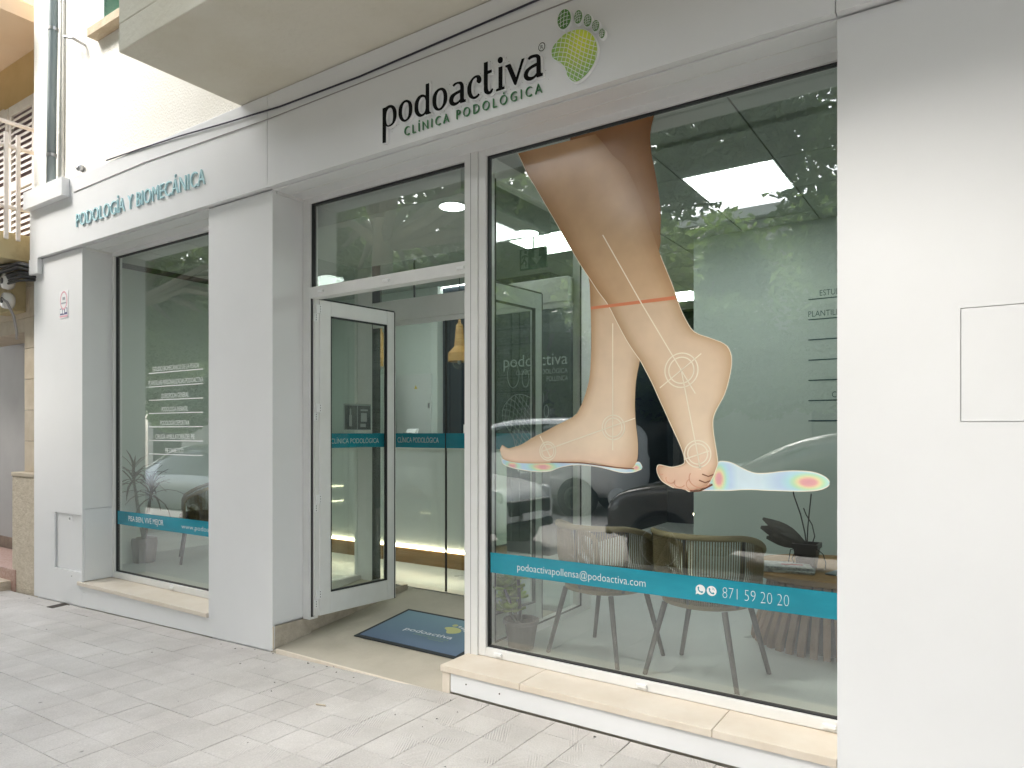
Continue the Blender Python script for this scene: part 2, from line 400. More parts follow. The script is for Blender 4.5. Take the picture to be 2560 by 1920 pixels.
# ---- outlines (metres, in the plane of the sign and of the window)
LETTERS=[
([(-2.876,3.294,1),(-2.851,3.294,1),(-2.844,3.296),(-2.825,3.299),(-2.801,3.294),(-2.781,3.278),(-2.769,3.253),(-2.768,3.228),(-2.776,3.201),(-2.794,3.183),(-2.815,3.177),(-2.835,3.178),(-2.845,3.183),(-2.85,3.189,1),(-2.851,3.092,1),(-2.876,3.093,1)],[(-2.85,3.234),(-2.845,3.265),(-2.83,3.282),(-2.811,3.281),(-2.8,3.268),(-2.794,3.245),(-2.794,3.215),(-2.801,3.194),(-2.818,3.186),(-2.835,3.187),(-2.845,3.198),(-2.849,3.214)]),
([(-2.752,3.236),(-2.746,3.267),(-2.728,3.287),(-2.705,3.295),(-2.685,3.293),(-2.665,3.281),(-2.652,3.262),(-2.648,3.237),(-2.652,3.209),(-2.669,3.186),(-2.692,3.176),(-2.711,3.176),(-2.731,3.187),(-2.746,3.208)],[(-2.726,3.235),(-2.723,3.261),(-2.711,3.28),(-2.695,3.283),(-2.68,3.273),(-2.674,3.253),(-2.673,3.228),(-2.677,3.203),(-2.688,3.189),(-2.703,3.186),(-2.716,3.197),(-2.724,3.215)]),
([(-2.549,3.343,1),(-2.525,3.343,1),(-2.525,3.195,1),(-2.521,3.186),(-2.512,3.18,1),(-2.512,3.174,1),(-2.549,3.175,1),(-2.554,3.181,1),(-2.563,3.175),(-2.582,3.173),(-2.599,3.176),(-2.617,3.19),(-2.63,3.213),(-2.631,3.24),(-2.625,3.267),(-2.607,3.287),(-2.585,3.294),(-2.566,3.291),(-2.549,3.282,1)],[(-2.605,3.238),(-2.599,3.263),(-2.585,3.278),(-2.571,3.279),(-2.557,3.271),(-2.549,3.254,1),(-2.549,3.211,1),(-2.555,3.194),(-2.569,3.185),(-2.582,3.187),(-2.595,3.198),(-2.603,3.215)]),
([(-2.501,3.239),(-2.494,3.268),(-2.476,3.287),(-2.454,3.294),(-2.433,3.292),(-2.415,3.282),(-2.401,3.26),(-2.397,3.235),(-2.401,3.208),(-2.418,3.187),(-2.439,3.175),(-2.46,3.175),(-2.48,3.184),(-2.496,3.207)],[(-2.474,3.234),(-2.471,3.26),(-2.46,3.278),(-2.444,3.282),(-2.43,3.272),(-2.423,3.252),(-2.422,3.228),(-2.427,3.203),(-2.439,3.189),(-2.453,3.185),(-2.465,3.194),(-2.473,3.213)]),
([(-2.361,3.285,1),(-2.344,3.293),(-2.321,3.293),(-2.301,3.288),(-2.289,3.275),(-2.284,3.255),(-2.284,3.193,1),(-2.279,3.188),(-2.271,3.187,1),(-2.272,3.174,1),(-2.308,3.176,1),(-2.31,3.184,1),(-2.328,3.175),(-2.352,3.173),(-2.371,3.181),(-2.382,3.197),(-2.382,3.216),(-2.37,3.235),(-2.345,3.242),(-2.321,3.246),(-2.308,3.248,1),(-2.308,3.267),(-2.314,3.278),(-2.326,3.284),(-2.34,3.282),(-2.352,3.275,1)],[(-2.356,3.207),(-2.347,3.223),(-2.328,3.23),(-2.309,3.232,1),(-2.309,3.197,1),(-2.323,3.189),(-2.34,3.188),(-2.352,3.195)]),
([(-2.26,3.227),(-2.257,3.253),(-2.24,3.277),(-2.217,3.291),(-2.197,3.293),(-2.18,3.287),(-2.17,3.271),(-2.17,3.255),(-2.18,3.247),(-2.192,3.251),(-2.199,3.262),(-2.197,3.273),(-2.2,3.282,1),(-2.209,3.282),(-2.223,3.275),(-2.233,3.254),(-2.235,3.225),(-2.23,3.203),(-2.217,3.187),(-2.2,3.187),(-2.187,3.195,1),(-2.18,3.188,1),(-2.19,3.179),(-2.207,3.173),(-2.223,3.175),(-2.243,3.186),(-2.255,3.204)],None),
([(-2.152,3.344,1),(-2.128,3.344,1),(-2.128,3.296,1),(-2.102,3.295,1),(-2.103,3.282,1),(-2.128,3.28,1),(-2.128,3.209),(-2.123,3.192),(-2.114,3.187),(-2.101,3.197,1),(-2.092,3.194,1),(-2.101,3.178),(-2.115,3.173),(-2.131,3.175),(-2.146,3.185),(-2.152,3.2),(-2.152,3.221)],None),
([(-2.059,3.294,1),(-2.036,3.293,1),(-2.036,3.188,1),(-2.023,3.186,1),(-2.023,3.174,1),(-2.075,3.175,1),(-2.074,3.185,1),(-2.059,3.187,1)],None),
([(-2.064,3.331),(-2.059,3.342),(-2.047,3.344),(-2.036,3.338),(-2.033,3.326),(-2.037,3.315),(-2.05,3.312),(-2.061,3.319)],None),
([(-2.017,3.291,1),(-1.986,3.291,1),(-1.951,3.211,1),(-1.917,3.295,1),(-1.902,3.294,1),(-1.95,3.178,1),(-1.957,3.174,1),(-1.963,3.179,1),(-2.007,3.278,1),(-2.016,3.282,1)],None),
([(-1.882,3.287,1),(-1.867,3.295),(-1.844,3.295),(-1.823,3.29),(-1.81,3.277),(-1.807,3.256),(-1.806,3.197,1),(-1.801,3.191),(-1.794,3.19,1),(-1.795,3.177,1),(-1.829,3.177,1),(-1.831,3.184,1),(-1.847,3.176),(-1.867,3.173),(-1.888,3.179),(-1.902,3.193),(-1.905,3.211),(-1.894,3.231),(-1.873,3.241),(-1.85,3.247),(-1.829,3.25,1),(-1.829,3.269),(-1.835,3.278),(-1.847,3.281),(-1.861,3.281),(-1.875,3.277,1)],[(-1.881,3.207),(-1.873,3.223),(-1.855,3.231),(-1.83,3.235,1),(-1.831,3.2,1),(-1.844,3.19),(-1.861,3.189),(-1.876,3.196)]),
]
SOLE=[(-1.742,3.273),(-1.739,3.29),(-1.723,3.309),(-1.698,3.326),(-1.67,3.339),(-1.634,3.343),(-1.601,3.339),(-1.568,3.329),(-1.541,3.31),(-1.52,3.287),(-1.507,3.261),(-1.499,3.235),(-1.497,3.206),(-1.504,3.175),(-1.52,3.147),(-1.541,3.124),(-1.568,3.106),(-1.592,3.096),(-1.617,3.098),(-1.636,3.111),(-1.653,3.135),(-1.661,3.161),(-1.67,3.183),(-1.689,3.206),(-1.712,3.225),(-1.732,3.242),(-1.74,3.258)]
TOE1=[(-1.709,3.418),(-1.703,3.44),(-1.687,3.457),(-1.667,3.459),(-1.647,3.444),(-1.638,3.419),(-1.639,3.395),(-1.653,3.375),(-1.675,3.367),(-1.695,3.377),(-1.706,3.397)]
TOE2=[(-1.576,3.392),(-1.58,3.38),(-1.587,3.371),(-1.596,3.368),(-1.605,3.371),(-1.612,3.379),(-1.616,3.392),(-1.617,3.406),(-1.613,3.418),(-1.606,3.427),(-1.597,3.43),(-1.588,3.427),(-1.581,3.419),(-1.577,3.406)]
TOE3=[(-1.527,3.359),(-1.53,3.348),(-1.536,3.34),(-1.544,3.338),(-1.553,3.34),(-1.56,3.348),(-1.565,3.359),(-1.565,3.372),(-1.562,3.383),(-1.556,3.391),(-1.548,3.394),(-1.539,3.391),(-1.532,3.383),(-1.527,3.372)]
TOE4=[(-1.487,3.322),(-1.49,3.312),(-1.495,3.305),(-1.503,3.303),(-1.511,3.305),(-1.517,3.312),(-1.521,3.322),(-1.521,3.333),(-1.518,3.343),(-1.512,3.35),(-1.505,3.352),(-1.497,3.35),(-1.491,3.343),(-1.487,3.333)]
TOE5=[(-1.458,3.276),(-1.46,3.267),(-1.465,3.261),(-1.47,3.259),(-1.476,3.261),(-1.481,3.266),(-1.484,3.275),(-1.484,3.284),(-1.482,3.293),(-1.478,3.299),(-1.472,3.302),(-1.466,3.3),(-1.461,3.294),(-1.458,3.286)]
SOLEGRID=[[(-1.749,3.383),(-1.738,3.382),(-1.726,3.381),(-1.715,3.379),(-1.703,3.377),(-1.692,3.374),(-1.681,3.37),(-1.67,3.365),(-1.659,3.361),(-1.647,3.352),(-1.636,3.343),(-1.625,3.334),(-1.614,3.325),(-1.603,3.317),(-1.592,3.308),(-1.582,3.299),(-1.571,3.291),(-1.56,3.284),(-1.549,3.277),(-1.538,3.27),(-1.528,3.264),(-1.517,3.258),(-1.507,3.253),(-1.496,3.247)],[(-1.749,3.36),(-1.738,3.359),(-1.726,3.358),(-1.715,3.356),(-1.703,3.355),(-1.692,3.351),(-1.681,3.347),(-1.67,3.343),(-1.659,3.339),(-1.647,3.33),(-1.636,3.321),(-1.625,3.312),(-1.614,3.303),(-1.603,3.294),(-1.592,3.286),(-1.582,3.277),(-1.571,3.269),(-1.56,3.262),(-1.549,3.255),(-1.538,3.248),(-1.528,3.242),(-1.517,3.236),(-1.507,3.23),(-1.496,3.225)],[(-1.749,3.337),(-1.738,3.336),(-1.726,3.335),(-1.715,3.333),(-1.703,3.332),(-1.692,3.328),(-1.681,3.324),(-1.67,3.32),(-1.659,3.316),(-1.647,3.307),(-1.636,3.298),(-1.625,3.289),(-1.614,3.28),(-1.603,3.272),(-1.592,3.263),(-1.582,3.255),(-1.571,3.247),(-1.56,3.24),(-1.549,3.233),(-1.538,3.226),(-1.528,3.22),(-1.517,3.214),(-1.507,3.208),(-1.496,3.203)],[(-1.749,3.314),(-1.738,3.313),(-1.726,3.312),(-1.715,3.311),(-1.703,3.309),(-1.692,3.306),(-1.681,3.302),(-1.67,3.297),(-1.659,3.293),(-1.647,3.284),(-1.636,3.275),(-1.625,3.267),(-1.614,3.258),(-1.603,3.249),(-1.592,3.241),(-1.582,3.232),(-1.571,3.224),(-1.56,3.217),(-1.549,3.21),(-1.538,3.203),(-1.528,3.197),(-1.517,3.192),(-1.507,3.186),(-1.496,3.181)],[(-1.749,3.291),(-1.738,3.29),(-1.726,3.289),(-1.715,3.288),(-1.703,3.286),(-1.692,3.283),(-1.681,3.279),(-1.67,3.275),(-1.659,3.271),(-1.647,3.262),(-1.636,3.253),(-1.625,3.244),(-1.614,3.235),(-1.603,3.227),(-1.592,3.219),(-1.582,3.21),(-1.571,3.202),(-1.56,3.195),(-1.549,3.188),(-1.538,3.181),(-1.528,3.175),(-1.517,3.17),(-1.507,3.164),(-1.496,3.159)],[(-1.749,3.268),(-1.738,3.268),(-1.726,3.266),(-1.715,3.265),(-1.703,3.264),(-1.692,3.26),(-1.681,3.256),(-1.67,3.252),(-1.659,3.248),(-1.647,3.239),(-1.636,3.23),(-1.625,3.222),(-1.614,3.213),(-1.603,3.205),(-1.592,3.196),(-1.582,3.188),(-1.571,3.18),(-1.56,3.173),(-1.549,3.166),(-1.538,3.159),(-1.528,3.153),(-1.517,3.148),(-1.507,3.142),(-1.496,3.137)],[(-1.749,3.245),(-1.738,3.245),(-1.726,3.243),(-1.715,3.242),(-1.703,3.241),(-1.692,3.237),(-1.681,3.233),(-1.67,3.229),(-1.659,3.225),(-1.647,3.217),(-1.636,3.208),(-1.625,3.199),(-1.614,3.19),(-1.603,3.182),(-1.592,3.174),(-1.582,3.165),(-1.571,3.158),(-1.56,3.151),(-1.549,3.144),(-1.538,3.137),(-1.528,3.131),(-1.517,3.126),(-1.507,3.12),(-1.496,3.115)],[(-1.749,3.222),(-1.738,3.222),(-1.726,3.22),(-1.715,3.219),(-1.703,3.218),(-1.692,3.215),(-1.681,3.211),(-1.67,3.207),(-1.659,3.203),(-1.647,3.194),(-1.636,3.185),(-1.625,3.177),(-1.614,3.168),(-1.603,3.16),(-1.592,3.151),(-1.582,3.143),(-1.571,3.135),(-1.56,3.128),(-1.549,3.122),(-1.538,3.115),(-1.528,3.109),(-1.517,3.104),(-1.507,3.098),(-1.496,3.093)],[(-1.749,3.199),(-1.738,3.199),(-1.726,3.198),(-1.715,3.196),(-1.703,3.195),(-1.692,3.192),(-1.681,3.188),(-1.67,3.184),(-1.659,3.18),(-1.647,3.171),(-1.636,3.163),(-1.625,3.154),(-1.614,3.146),(-1.603,3.137),(-1.592,3.129),(-1.582,3.121),(-1.571,3.113),(-1.56,3.106),(-1.549,3.099),(-1.538,3.093),(-1.528,3.087),(-1.517,3.081),(-1.507,3.076),(-1.496,3.071)],[(-1.749,3.176),(-1.738,3.176),(-1.726,3.175),(-1.715,3.174),(-1.703,3.172),(-1.692,3.169),(-1.681,3.165),(-1.67,3.161),(-1.659,3.158),(-1.647,3.149),(-1.636,3.14),(-1.625,3.132),(-1.614,3.123),(-1.603,3.115),(-1.592,3.107),(-1.582,3.099),(-1.571,3.091),(-1.56,3.084),(-1.549,3.077),(-1.538,3.07),(-1.528,3.065),(-1.517,3.059),(-1.507,3.054),(-1.496,3.049)],[(-1.749,3.153),(-1.738,3.153),(-1.726,3.152),(-1.715,3.151),(-1.703,3.15),(-1.692,3.146),(-1.681,3.143),(-1.67,3.139),(-1.659,3.135),(-1.647,3.126),(-1.636,3.118),(-1.625,3.109),(-1.614,3.101),(-1.603,3.092),(-1.592,3.084),(-1.582,3.076),(-1.571,3.068),(-1.56,3.062),(-1.549,3.055),(-1.538,3.048),(-1.528,3.043),(-1.517,3.037),(-1.507,3.032),(-1.496,3.027)],[(-1.749,3.13),(-1.738,3.13),(-1.726,3.129),(-1.715,3.128),(-1.703,3.127),(-1.692,3.124),(-1.681,3.12),(-1.67,3.116),(-1.659,3.112),(-1.647,3.104),(-1.636,3.095),(-1.625,3.087),(-1.614,3.078),(-1.603,3.07),(-1.592,3.062),(-1.582,3.054),(-1.571,3.046),(-1.56,3.039),(-1.549,3.033),(-1.538,3.026),(-1.528,3.02),(-1.517,3.015),(-1.507,3.01),(-1.496,3.005)],[(-1.721,3.385),(-1.724,3.371),(-1.727,3.357),(-1.73,3.344),(-1.733,3.33),(-1.736,3.316),(-1.74,3.302),(-1.743,3.288),(-1.747,3.275),(-1.75,3.261),(-1.754,3.247),(-1.758,3.234),(-1.762,3.22),(-1.767,3.206),(-1.771,3.193),(-1.776,3.179),(-1.78,3.166),(-1.785,3.152)],[(-1.698,3.377),(-1.701,3.364),(-1.704,3.35),(-1.707,3.336),(-1.71,3.322),(-1.713,3.309),(-1.716,3.295),(-1.72,3.281),(-1.723,3.268),(-1.727,3.254),(-1.731,3.24),(-1.735,3.227),(-1.739,3.213),(-1.743,3.2),(-1.747,3.186),(-1.752,3.173),(-1.757,3.159),(-1.762,3.146)],[(-1.675,3.37),(-1.678,3.356),(-1.681,3.343),(-1.684,3.329),(-1.687,3.315),(-1.69,3.302),(-1.693,3.288),(-1.696,3.274),(-1.7,3.261),(-1.704,3.247),(-1.707,3.233),(-1.711,3.22),(-1.715,3.206),(-1.72,3.193),(-1.724,3.179),(-1.729,3.166),(-1.733,3.152),(-1.738,3.139)],[(-1.652,3.363),(-1.655,3.349),(-1.658,3.335),(-1.661,3.322),(-1.664,3.308),(-1.667,3.294),(-1.67,3.281),(-1.673,3.267),(-1.677,3.254),(-1.68,3.24),(-1.684,3.226),(-1.688,3.213),(-1.692,3.2),(-1.696,3.186),(-1.701,3.173),(-1.705,3.159),(-1.71,3.146),(-1.715,3.133)],[(-1.629,3.355),(-1.632,3.342),(-1.635,3.328),(-1.638,3.315),(-1.641,3.301),(-1.644,3.287),(-1.647,3.274),(-1.651,3.26),(-1.654,3.247),(-1.658,3.233),(-1.661,3.22),(-1.665,3.206),(-1.669,3.193),(-1.673,3.179),(-1.678,3.166),(-1.682,3.153),(-1.687,3.139),(-1.692,3.126)],[(-1.607,3.348),(-1.61,3.335),(-1.613,3.321),(-1.615,3.307),(-1.618,3.294),(-1.621,3.28),(-1.625,3.267),(-1.628,3.253),(-1.631,3.24),(-1.635,3.226),(-1.638,3.213),(-1.642,3.2),(-1.646,3.186),(-1.651,3.173),(-1.655,3.159),(-1.659,3.146),(-1.664,3.133),(-1.669,3.12)],[(-1.585,3.341),(-1.587,3.327),(-1.59,3.314),(-1.593,3.3),(-1.596,3.287),(-1.599,3.273),(-1.602,3.26),(-1.605,3.246),(-1.609,3.233),(-1.612,3.22),(-1.616,3.206),(-1.62,3.193),(-1.624,3.18),(-1.628,3.166),(-1.632,3.153),(-1.637,3.14),(-1.641,3.126),(-1.646,3.113)],[(-1.562,3.334),(-1.565,3.32),(-1.568,3.307),(-1.571,3.293),(-1.574,3.28),(-1.577,3.267),(-1.58,3.253),(-1.583,3.24),(-1.586,3.226),(-1.59,3.213),(-1.593,3.2),(-1.597,3.186),(-1.601,3.173),(-1.605,3.16),(-1.61,3.146),(-1.614,3.133),(-1.619,3.12),(-1.623,3.107)],[(-1.54,3.327),(-1.543,3.313),(-1.546,3.3),(-1.549,3.287),(-1.552,3.273),(-1.555,3.26),(-1.558,3.246),(-1.561,3.233),(-1.564,3.22),(-1.568,3.206),(-1.571,3.193),(-1.575,3.18),(-1.579,3.166),(-1.583,3.153),(-1.587,3.14),(-1.592,3.127),(-1.596,3.114),(-1.601,3.101)],[(-1.518,3.32),(-1.521,3.306),(-1.524,3.293),(-1.527,3.28),(-1.53,3.266),(-1.533,3.253),(-1.536,3.24),(-1.539,3.226),(-1.542,3.213),(-1.546,3.2),(-1.549,3.186),(-1.553,3.173),(-1.557,3.16),(-1.561,3.147),(-1.565,3.134),(-1.569,3.12),(-1.574,3.107),(-1.578,3.094)],[(-1.497,3.313),(-1.499,3.299),(-1.502,3.286),(-1.505,3.273),(-1.508,3.259),(-1.511,3.246),(-1.514,3.233),(-1.517,3.22),(-1.52,3.206),(-1.524,3.193),(-1.527,3.18),(-1.531,3.167),(-1.535,3.153),(-1.539,3.14),(-1.543,3.127),(-1.547,3.114),(-1.552,3.101),(-1.556,3.088)],[(-1.475,3.306),(-1.478,3.293),(-1.481,3.279),(-1.483,3.266),(-1.486,3.253),(-1.489,3.239),(-1.492,3.226),(-1.495,3.213),(-1.499,3.2),(-1.502,3.187),(-1.505,3.173),(-1.509,3.16),(-1.513,3.147),(-1.517,3.134),(-1.521,3.121),(-1.525,3.108),(-1.53,3.095),(-1.534,3.082)],[(-1.454,3.299),(-1.457,3.286),(-1.459,3.272),(-1.462,3.259),(-1.465,3.246),(-1.468,3.233),(-1.471,3.22),(-1.474,3.206),(-1.477,3.193),(-1.48,3.18),(-1.484,3.167),(-1.487,3.154),(-1.491,3.141),(-1.495,3.128),(-1.499,3.115),(-1.504,3.102),(-1.508,3.089),(-1.512,3.076)],[(-1.433,3.292),(-1.435,3.279),(-1.438,3.266),(-1.441,3.253),(-1.443,3.239),(-1.446,3.226),(-1.449,3.213),(-1.452,3.2),(-1.456,3.187),(-1.459,3.174),(-1.462,3.161),(-1.466,3.148),(-1.47,3.134),(-1.474,3.121),(-1.478,3.109),(-1.482,3.096),(-1.486,3.083),(-1.491,3.07)]]
REG=(-1.808,-0.06,3.328)
LEG_FLAT=[((-1.828,2.995),(-1.353,2.996)),((-1.828,2.882),(-1.373,2.913)),((-1.828,2.791),(-1.368,2.815)),((-1.828,2.694),(-1.349,2.72)),((-1.828,2.589),(-1.328,2.599)),((-1.82,2.483),(-1.318,2.501)),((-1.781,2.373),(-1.321,2.405)),((-1.719,2.241),(-1.327,2.322)),((-1.708,2.106),(-1.416,1.998)),((-1.703,1.965),(-1.416,1.842)),((-1.703,1.849),(-1.43,1.781)),((-1.711,1.721),(-1.449,1.687)),((-1.736,1.628),(-1.455,1.597)),((-1.769,1.553),(-1.455,1.525)),((-1.802,1.512),(-1.449,1.452)),((-1.863,1.483),(-1.441,1.39)),((-1.932,1.454),(-1.439,1.328)),((-2.003,1.42),(-1.446,1.278)),((-2.046,1.404),(-1.482,1.238)),((-2.082,1.386),(-1.569,1.244)),((-2.119,1.366),(-1.696,1.263)),((-2.156,1.35),(-1.863,1.262)),((-2.193,1.341),(-2.017,1.253)),((-2.227,1.334),(-2.148,1.252)),((-2.254,1.344),(-2.223,1.26)),((-2.271,1.351),(-2.261,1.272)),((-2.286,1.325),(-2.277,1.297))]
LEG_TIPTOE=[((-2.162,2.987),(-1.679,2.98)),((-2.131,2.926),(-1.624,2.912)),((-2.101,2.861),(-1.579,2.848)),((-2.046,2.774),(-1.514,2.781)),((-1.978,2.661),(-1.464,2.691)),((-1.913,2.554),(-1.421,2.591)),((-1.872,2.485),(-1.39,2.5)),((-1.824,2.404),(-1.359,2.411)),((-1.765,2.309),(-1.335,2.339)),((-1.711,2.23),(-1.311,2.274)),((-1.658,2.152),(-1.274,2.183)),((-1.605,2.082),(-1.247,2.113)),((-1.562,2.001),(-1.221,2.035)),((-1.501,1.891),(-1.191,1.968)),((-1.449,1.814),(-1.149,1.906)),((-1.426,1.783),(-1.073,1.871)),((-1.397,1.73),(-1.004,1.838)),((-1.365,1.671),(-0.976,1.797)),((-1.339,1.616),(-0.97,1.746)),((-1.308,1.55),(-0.981,1.678)),((-1.277,1.484),(-1.004,1.6)),((-1.246,1.419),(-1.041,1.533)),((-1.221,1.366),(-1.057,1.488)),((-1.203,1.319),(-1.057,1.436)),((-1.197,1.284),(-1.047,1.368)),((-1.203,1.271),(-1.038,1.311)),((-1.227,1.261),(-1.035,1.277)),((-1.264,1.254),(-1.044,1.248)),((-1.305,1.261),(-1.058,1.213)),((-1.33,1.263),(-1.084,1.172)),((-1.339,1.245),(-1.114,1.152)),((-1.333,1.215),(-1.149,1.143)),((-1.308,1.181),(-1.173,1.138)),((-1.252,1.153),(-1.191,1.147))]
INSOLE_BIG=[((-1.119,1.176),(-1.119,1.146)),((-1.084,1.224),(-1.084,1.148)),((-1.035,1.282),(-1.038,1.15)),((-0.993,1.287),(-0.993,1.151)),((-0.959,1.277),(-0.959,1.155)),((-0.926,1.26),(-0.915,1.16)),((-0.871,1.239),(-0.866,1.162)),((-0.818,1.238),(-0.807,1.161)),((-0.755,1.248),(-0.755,1.162)),((-0.703,1.253),(-0.703,1.163)),((-0.653,1.253),(-0.653,1.165)),((-0.613,1.249),(-0.613,1.169)),((-0.578,1.237),(-0.583,1.176)),((-0.557,1.221),(-0.559,1.189)),((-0.55,1.208),(-0.551,1.2))]
INSOLE_SMALL=[((-2.278,1.284),(-2.273,1.268)),((-2.269,1.273),(-2.261,1.243)),((-2.185,1.256),(-2.193,1.223)),((-2.075,1.256),(-2.06,1.208)),((-1.96,1.26),(-1.96,1.212)),((-1.877,1.263),(-1.891,1.235)),((-1.795,1.263),(-1.795,1.251)),((-1.664,1.257),(-1.664,1.245)),((-1.538,1.238),(-1.538,1.22)),((-1.476,1.26),(-1.476,1.221)),((-1.434,1.275),(-1.44,1.231)),((-1.416,1.248),(-1.419,1.241))]
RINGS=[[(-1.575,1.449),(-1.638,1.449)],[(-1.967,1.322),(-2.017,1.321)],[(-1.213,1.725),(-1.296,1.729)],[(-1.132,1.321),(-1.196,1.319)]]
LINES=[[(-1.635,2.447),(-1.418,2.067),(-1.213,1.725),(-1.132,1.321),(-1.119,1.246)],[(-1.578,1.984),(-1.578,1.332)],[(-2.003,1.32),(-1.455,1.495)],[(-1.323,1.643),(-1.114,1.8)],[(-1.213,1.725),(-1.143,1.61)],[(-1.2,1.293),(-1.076,1.336)],[(-2.017,1.405),(-1.95,1.29)]]
BAND=[(-1.703,2.082),(-1.247,2.089),(-1.239,2.071),(-1.703,2.067)]
TOESB=[(-1.119,1.205),(-1.158,1.168),(-1.221,1.181),(-1.267,1.197),(-1.315,1.24)]
# ================================================================== ground
def zg(x): return -.008 + min(0, x+2.4)*.0253
SL = -.0253
def slab_strip(name, mat, xs, y0, y1, dz, th, parent=None, kind=None):
    b = B(); vs = []
    for x in xs: vs += [(x,y0,zg(x)+dz),(x,y1,zg(x)+dz),(x,y0,zg(x)+dz-th),(x,y1,zg(x)+dz-th)]
    fs = []
    for i in range(len(xs)-1):
        k = 4*i; q = 4*(i+1); fs += [(k,q,q+1,k+1),(k+2,k+3,q+3,q+2),(k,k+2,q+2,q),(k+1,q+1,q+3,k+3)]
    b.add(vs,fs); return b.build(name, mat, parent, kind=kind)
XS = [-60,-30,-16,-8.4,-2.4,2,10,40]
pav = slab_strip('pavement', 'dirt', XS, -3.4, .02, -.012, .2, kind='structure')
pav['label'] = 'pavement bed under the square ribbed paving tiles'
slab_strip('kerb', 'kerb', XS, -3.62, -3.4, 0, .3, kind='structure')
slab_strip('road', 'asphalt', XS, -12.2, -3.62, -.13, .2, kind='structure')
slab_strip('far_pavement', 'kerb', XS, -15.0, -12.2, 0, .3, kind='structure')
# ribbed tile material
def tilemat():
    m, n, l, b = newmat('ribbed_cement_tile'); b.inputs['Roughness'].default_value = .8; b.inputs['Specular IOR Level'].default_value = .3
    tc = n.new('ShaderNodeTexCoord'); oi = n.new('ShaderNodeObjectInfo'); geo = n.new('ShaderNodeNewGeometry')
    sx = n.new('ShaderNodeSeparateXYZ'); l.new(tc.outputs['Object'], sx.inputs[0])
    def mth(op,a,bv=None):
        q = n.new('ShaderNodeMath'); q.operation = op
        for i,x in enumerate((a,bv)):
            if x is None: continue
            if isinstance(x,(int,float)): q.inputs[i].default_value = x
            else: l.new(x, q.inputs[i])
        return q.outputs[0]
    fx = mth('SINE', mth('MULTIPLY', mth('ADD', sx.outputs['X'], mth('MULTIPLY', sx.outputs['Y'], .55)), 2*math.pi/.0135)); fy = mth('SINE', mth('MULTIPLY', mth('SUBTRACT', sx.outputs['Y'], mth('MULTIPLY', sx.outputs['X'], .45)), 2*math.pi/.0135))
    msk = mth('GREATER_THAN', mth('ADD', sx.outputs['X'], mth('MULTIPLY', sx.outputs['Y'], .5)), .012)
    mixf = n.new('ShaderNodeMix'); mixf.data_type = 'FLOAT'; l.new(msk, mixf.inputs[0]); l.new(fy, mixf.inputs[2]); l.new(fx, mixf.inputs[3])
    nz = n.new('ShaderNodeTexNoise'); nz.inputs['Scale'].default_value = 4.5; nz.inputs['Detail'].default_value = 5; l.new(geo.outputs['Position'], nz.inputs['Vector'])
    wr = n.new('ShaderNodeMapRange'); wr.inputs['From Min'].default_value = .46; wr.inputs['From Max'].default_value = .62; l.new(nz.outputs['Fac'], wr.inputs['Value'])
    wear = mth('MULTIPLY', wr.outputs[0], mth('GREATER_THAN', oi.outputs['Random'], .12))
    h = mth('MULTIPLY', mixf.outputs[0], wear)
    fine = n.new('ShaderNodeTexNoise'); fine.inputs['Scale'].default_value = 130; fine.inputs['Detail'].default_value = 4; l.new(geo.outputs['Position'], fine.inputs['Vector'])
    h2 = mth('ADD', mth('MULTIPLY', h, .0011), mth('MULTIPLY', fine.outputs['Fac'], .0025))
    bp = n.new('ShaderNodeBump'); bp.inputs['Strength'].default_value = .9; bp.inputs['Distance'].default_value = 1.0; l.new(h2, bp.inputs['Height']); l.new(bp.outputs[0], b.inputs['Normal'])
    st = n.new('ShaderNodeTexNoise'); st.inputs['Scale'].default_value = 1.7; st.inputs['Detail'].default_value = 9; st.inputs['Roughness'].default_value = .65; l.new(geo.outputs['Position'], st.inputs['Vector'])
    cr = n.new('ShaderNodeValToRGB'); e = cr.color_ramp.elements; e[0].position = .3; e[1].position = .7; e[0].color = (.43,.405,.375,1); e[1].color = (.57,.545,.515,1); l.new(st.outputs['Fac'], cr.inputs[0])
    # small dark spots of old chewing gum and dirt
    vo = n.new('ShaderNodeTexVoronoi'); vo.inputs['Scale'].default_value = 7; l.new(geo.outputs['Position'], vo.inputs['Vector'])
    sp = n.new('ShaderNodeMapRange'); sp.inputs['From Min'].default_value = .06; sp.inputs['From Max'].default_value = .10; sp.inputs['To Min'].default_value = .55; l.new(vo.outputs['Distance'], sp.inputs['Value'])
    sel = n.new('ShaderNodeSeparateColor'); l.new(vo.outputs['Color'], sel.inputs[0])
    spm = mth('MAXIMUM', sp.outputs[0], mth('GREATER_THAN', sel.outputs[0], .22))
    hs = n.new('ShaderNodeHueSaturation'); mr = n.new('ShaderNodeMapRange'); mr.inputs['To Min'].default_value = .95; mr.inputs['To Max'].default_value = 1.05
    l.new(oi.outputs['Random'], mr.inputs['Value'])
    fm = n.new('ShaderNodeMapRange'); fm.inputs['To Min'].default_value = .74; fm.inputs['To Max'].default_value = 1.2; l.new(fine.outputs['Fac'], fm.inputs['Value'])
    rb = mth('ADD', 1.0, mth('MULTIPLY', h, .13))
    l.new(mth('MULTIPLY', mth('MULTIPLY', mth('MULTIPLY', mr.outputs[0], spm), fm.outputs[0]), rb), hs.inputs['Value']); l.new(cr.outputs[0], hs.inputs['Color']); l.new(hs.outputs[0], b.inputs['Base Color'])
    return m
M['tile'] = tilemat()
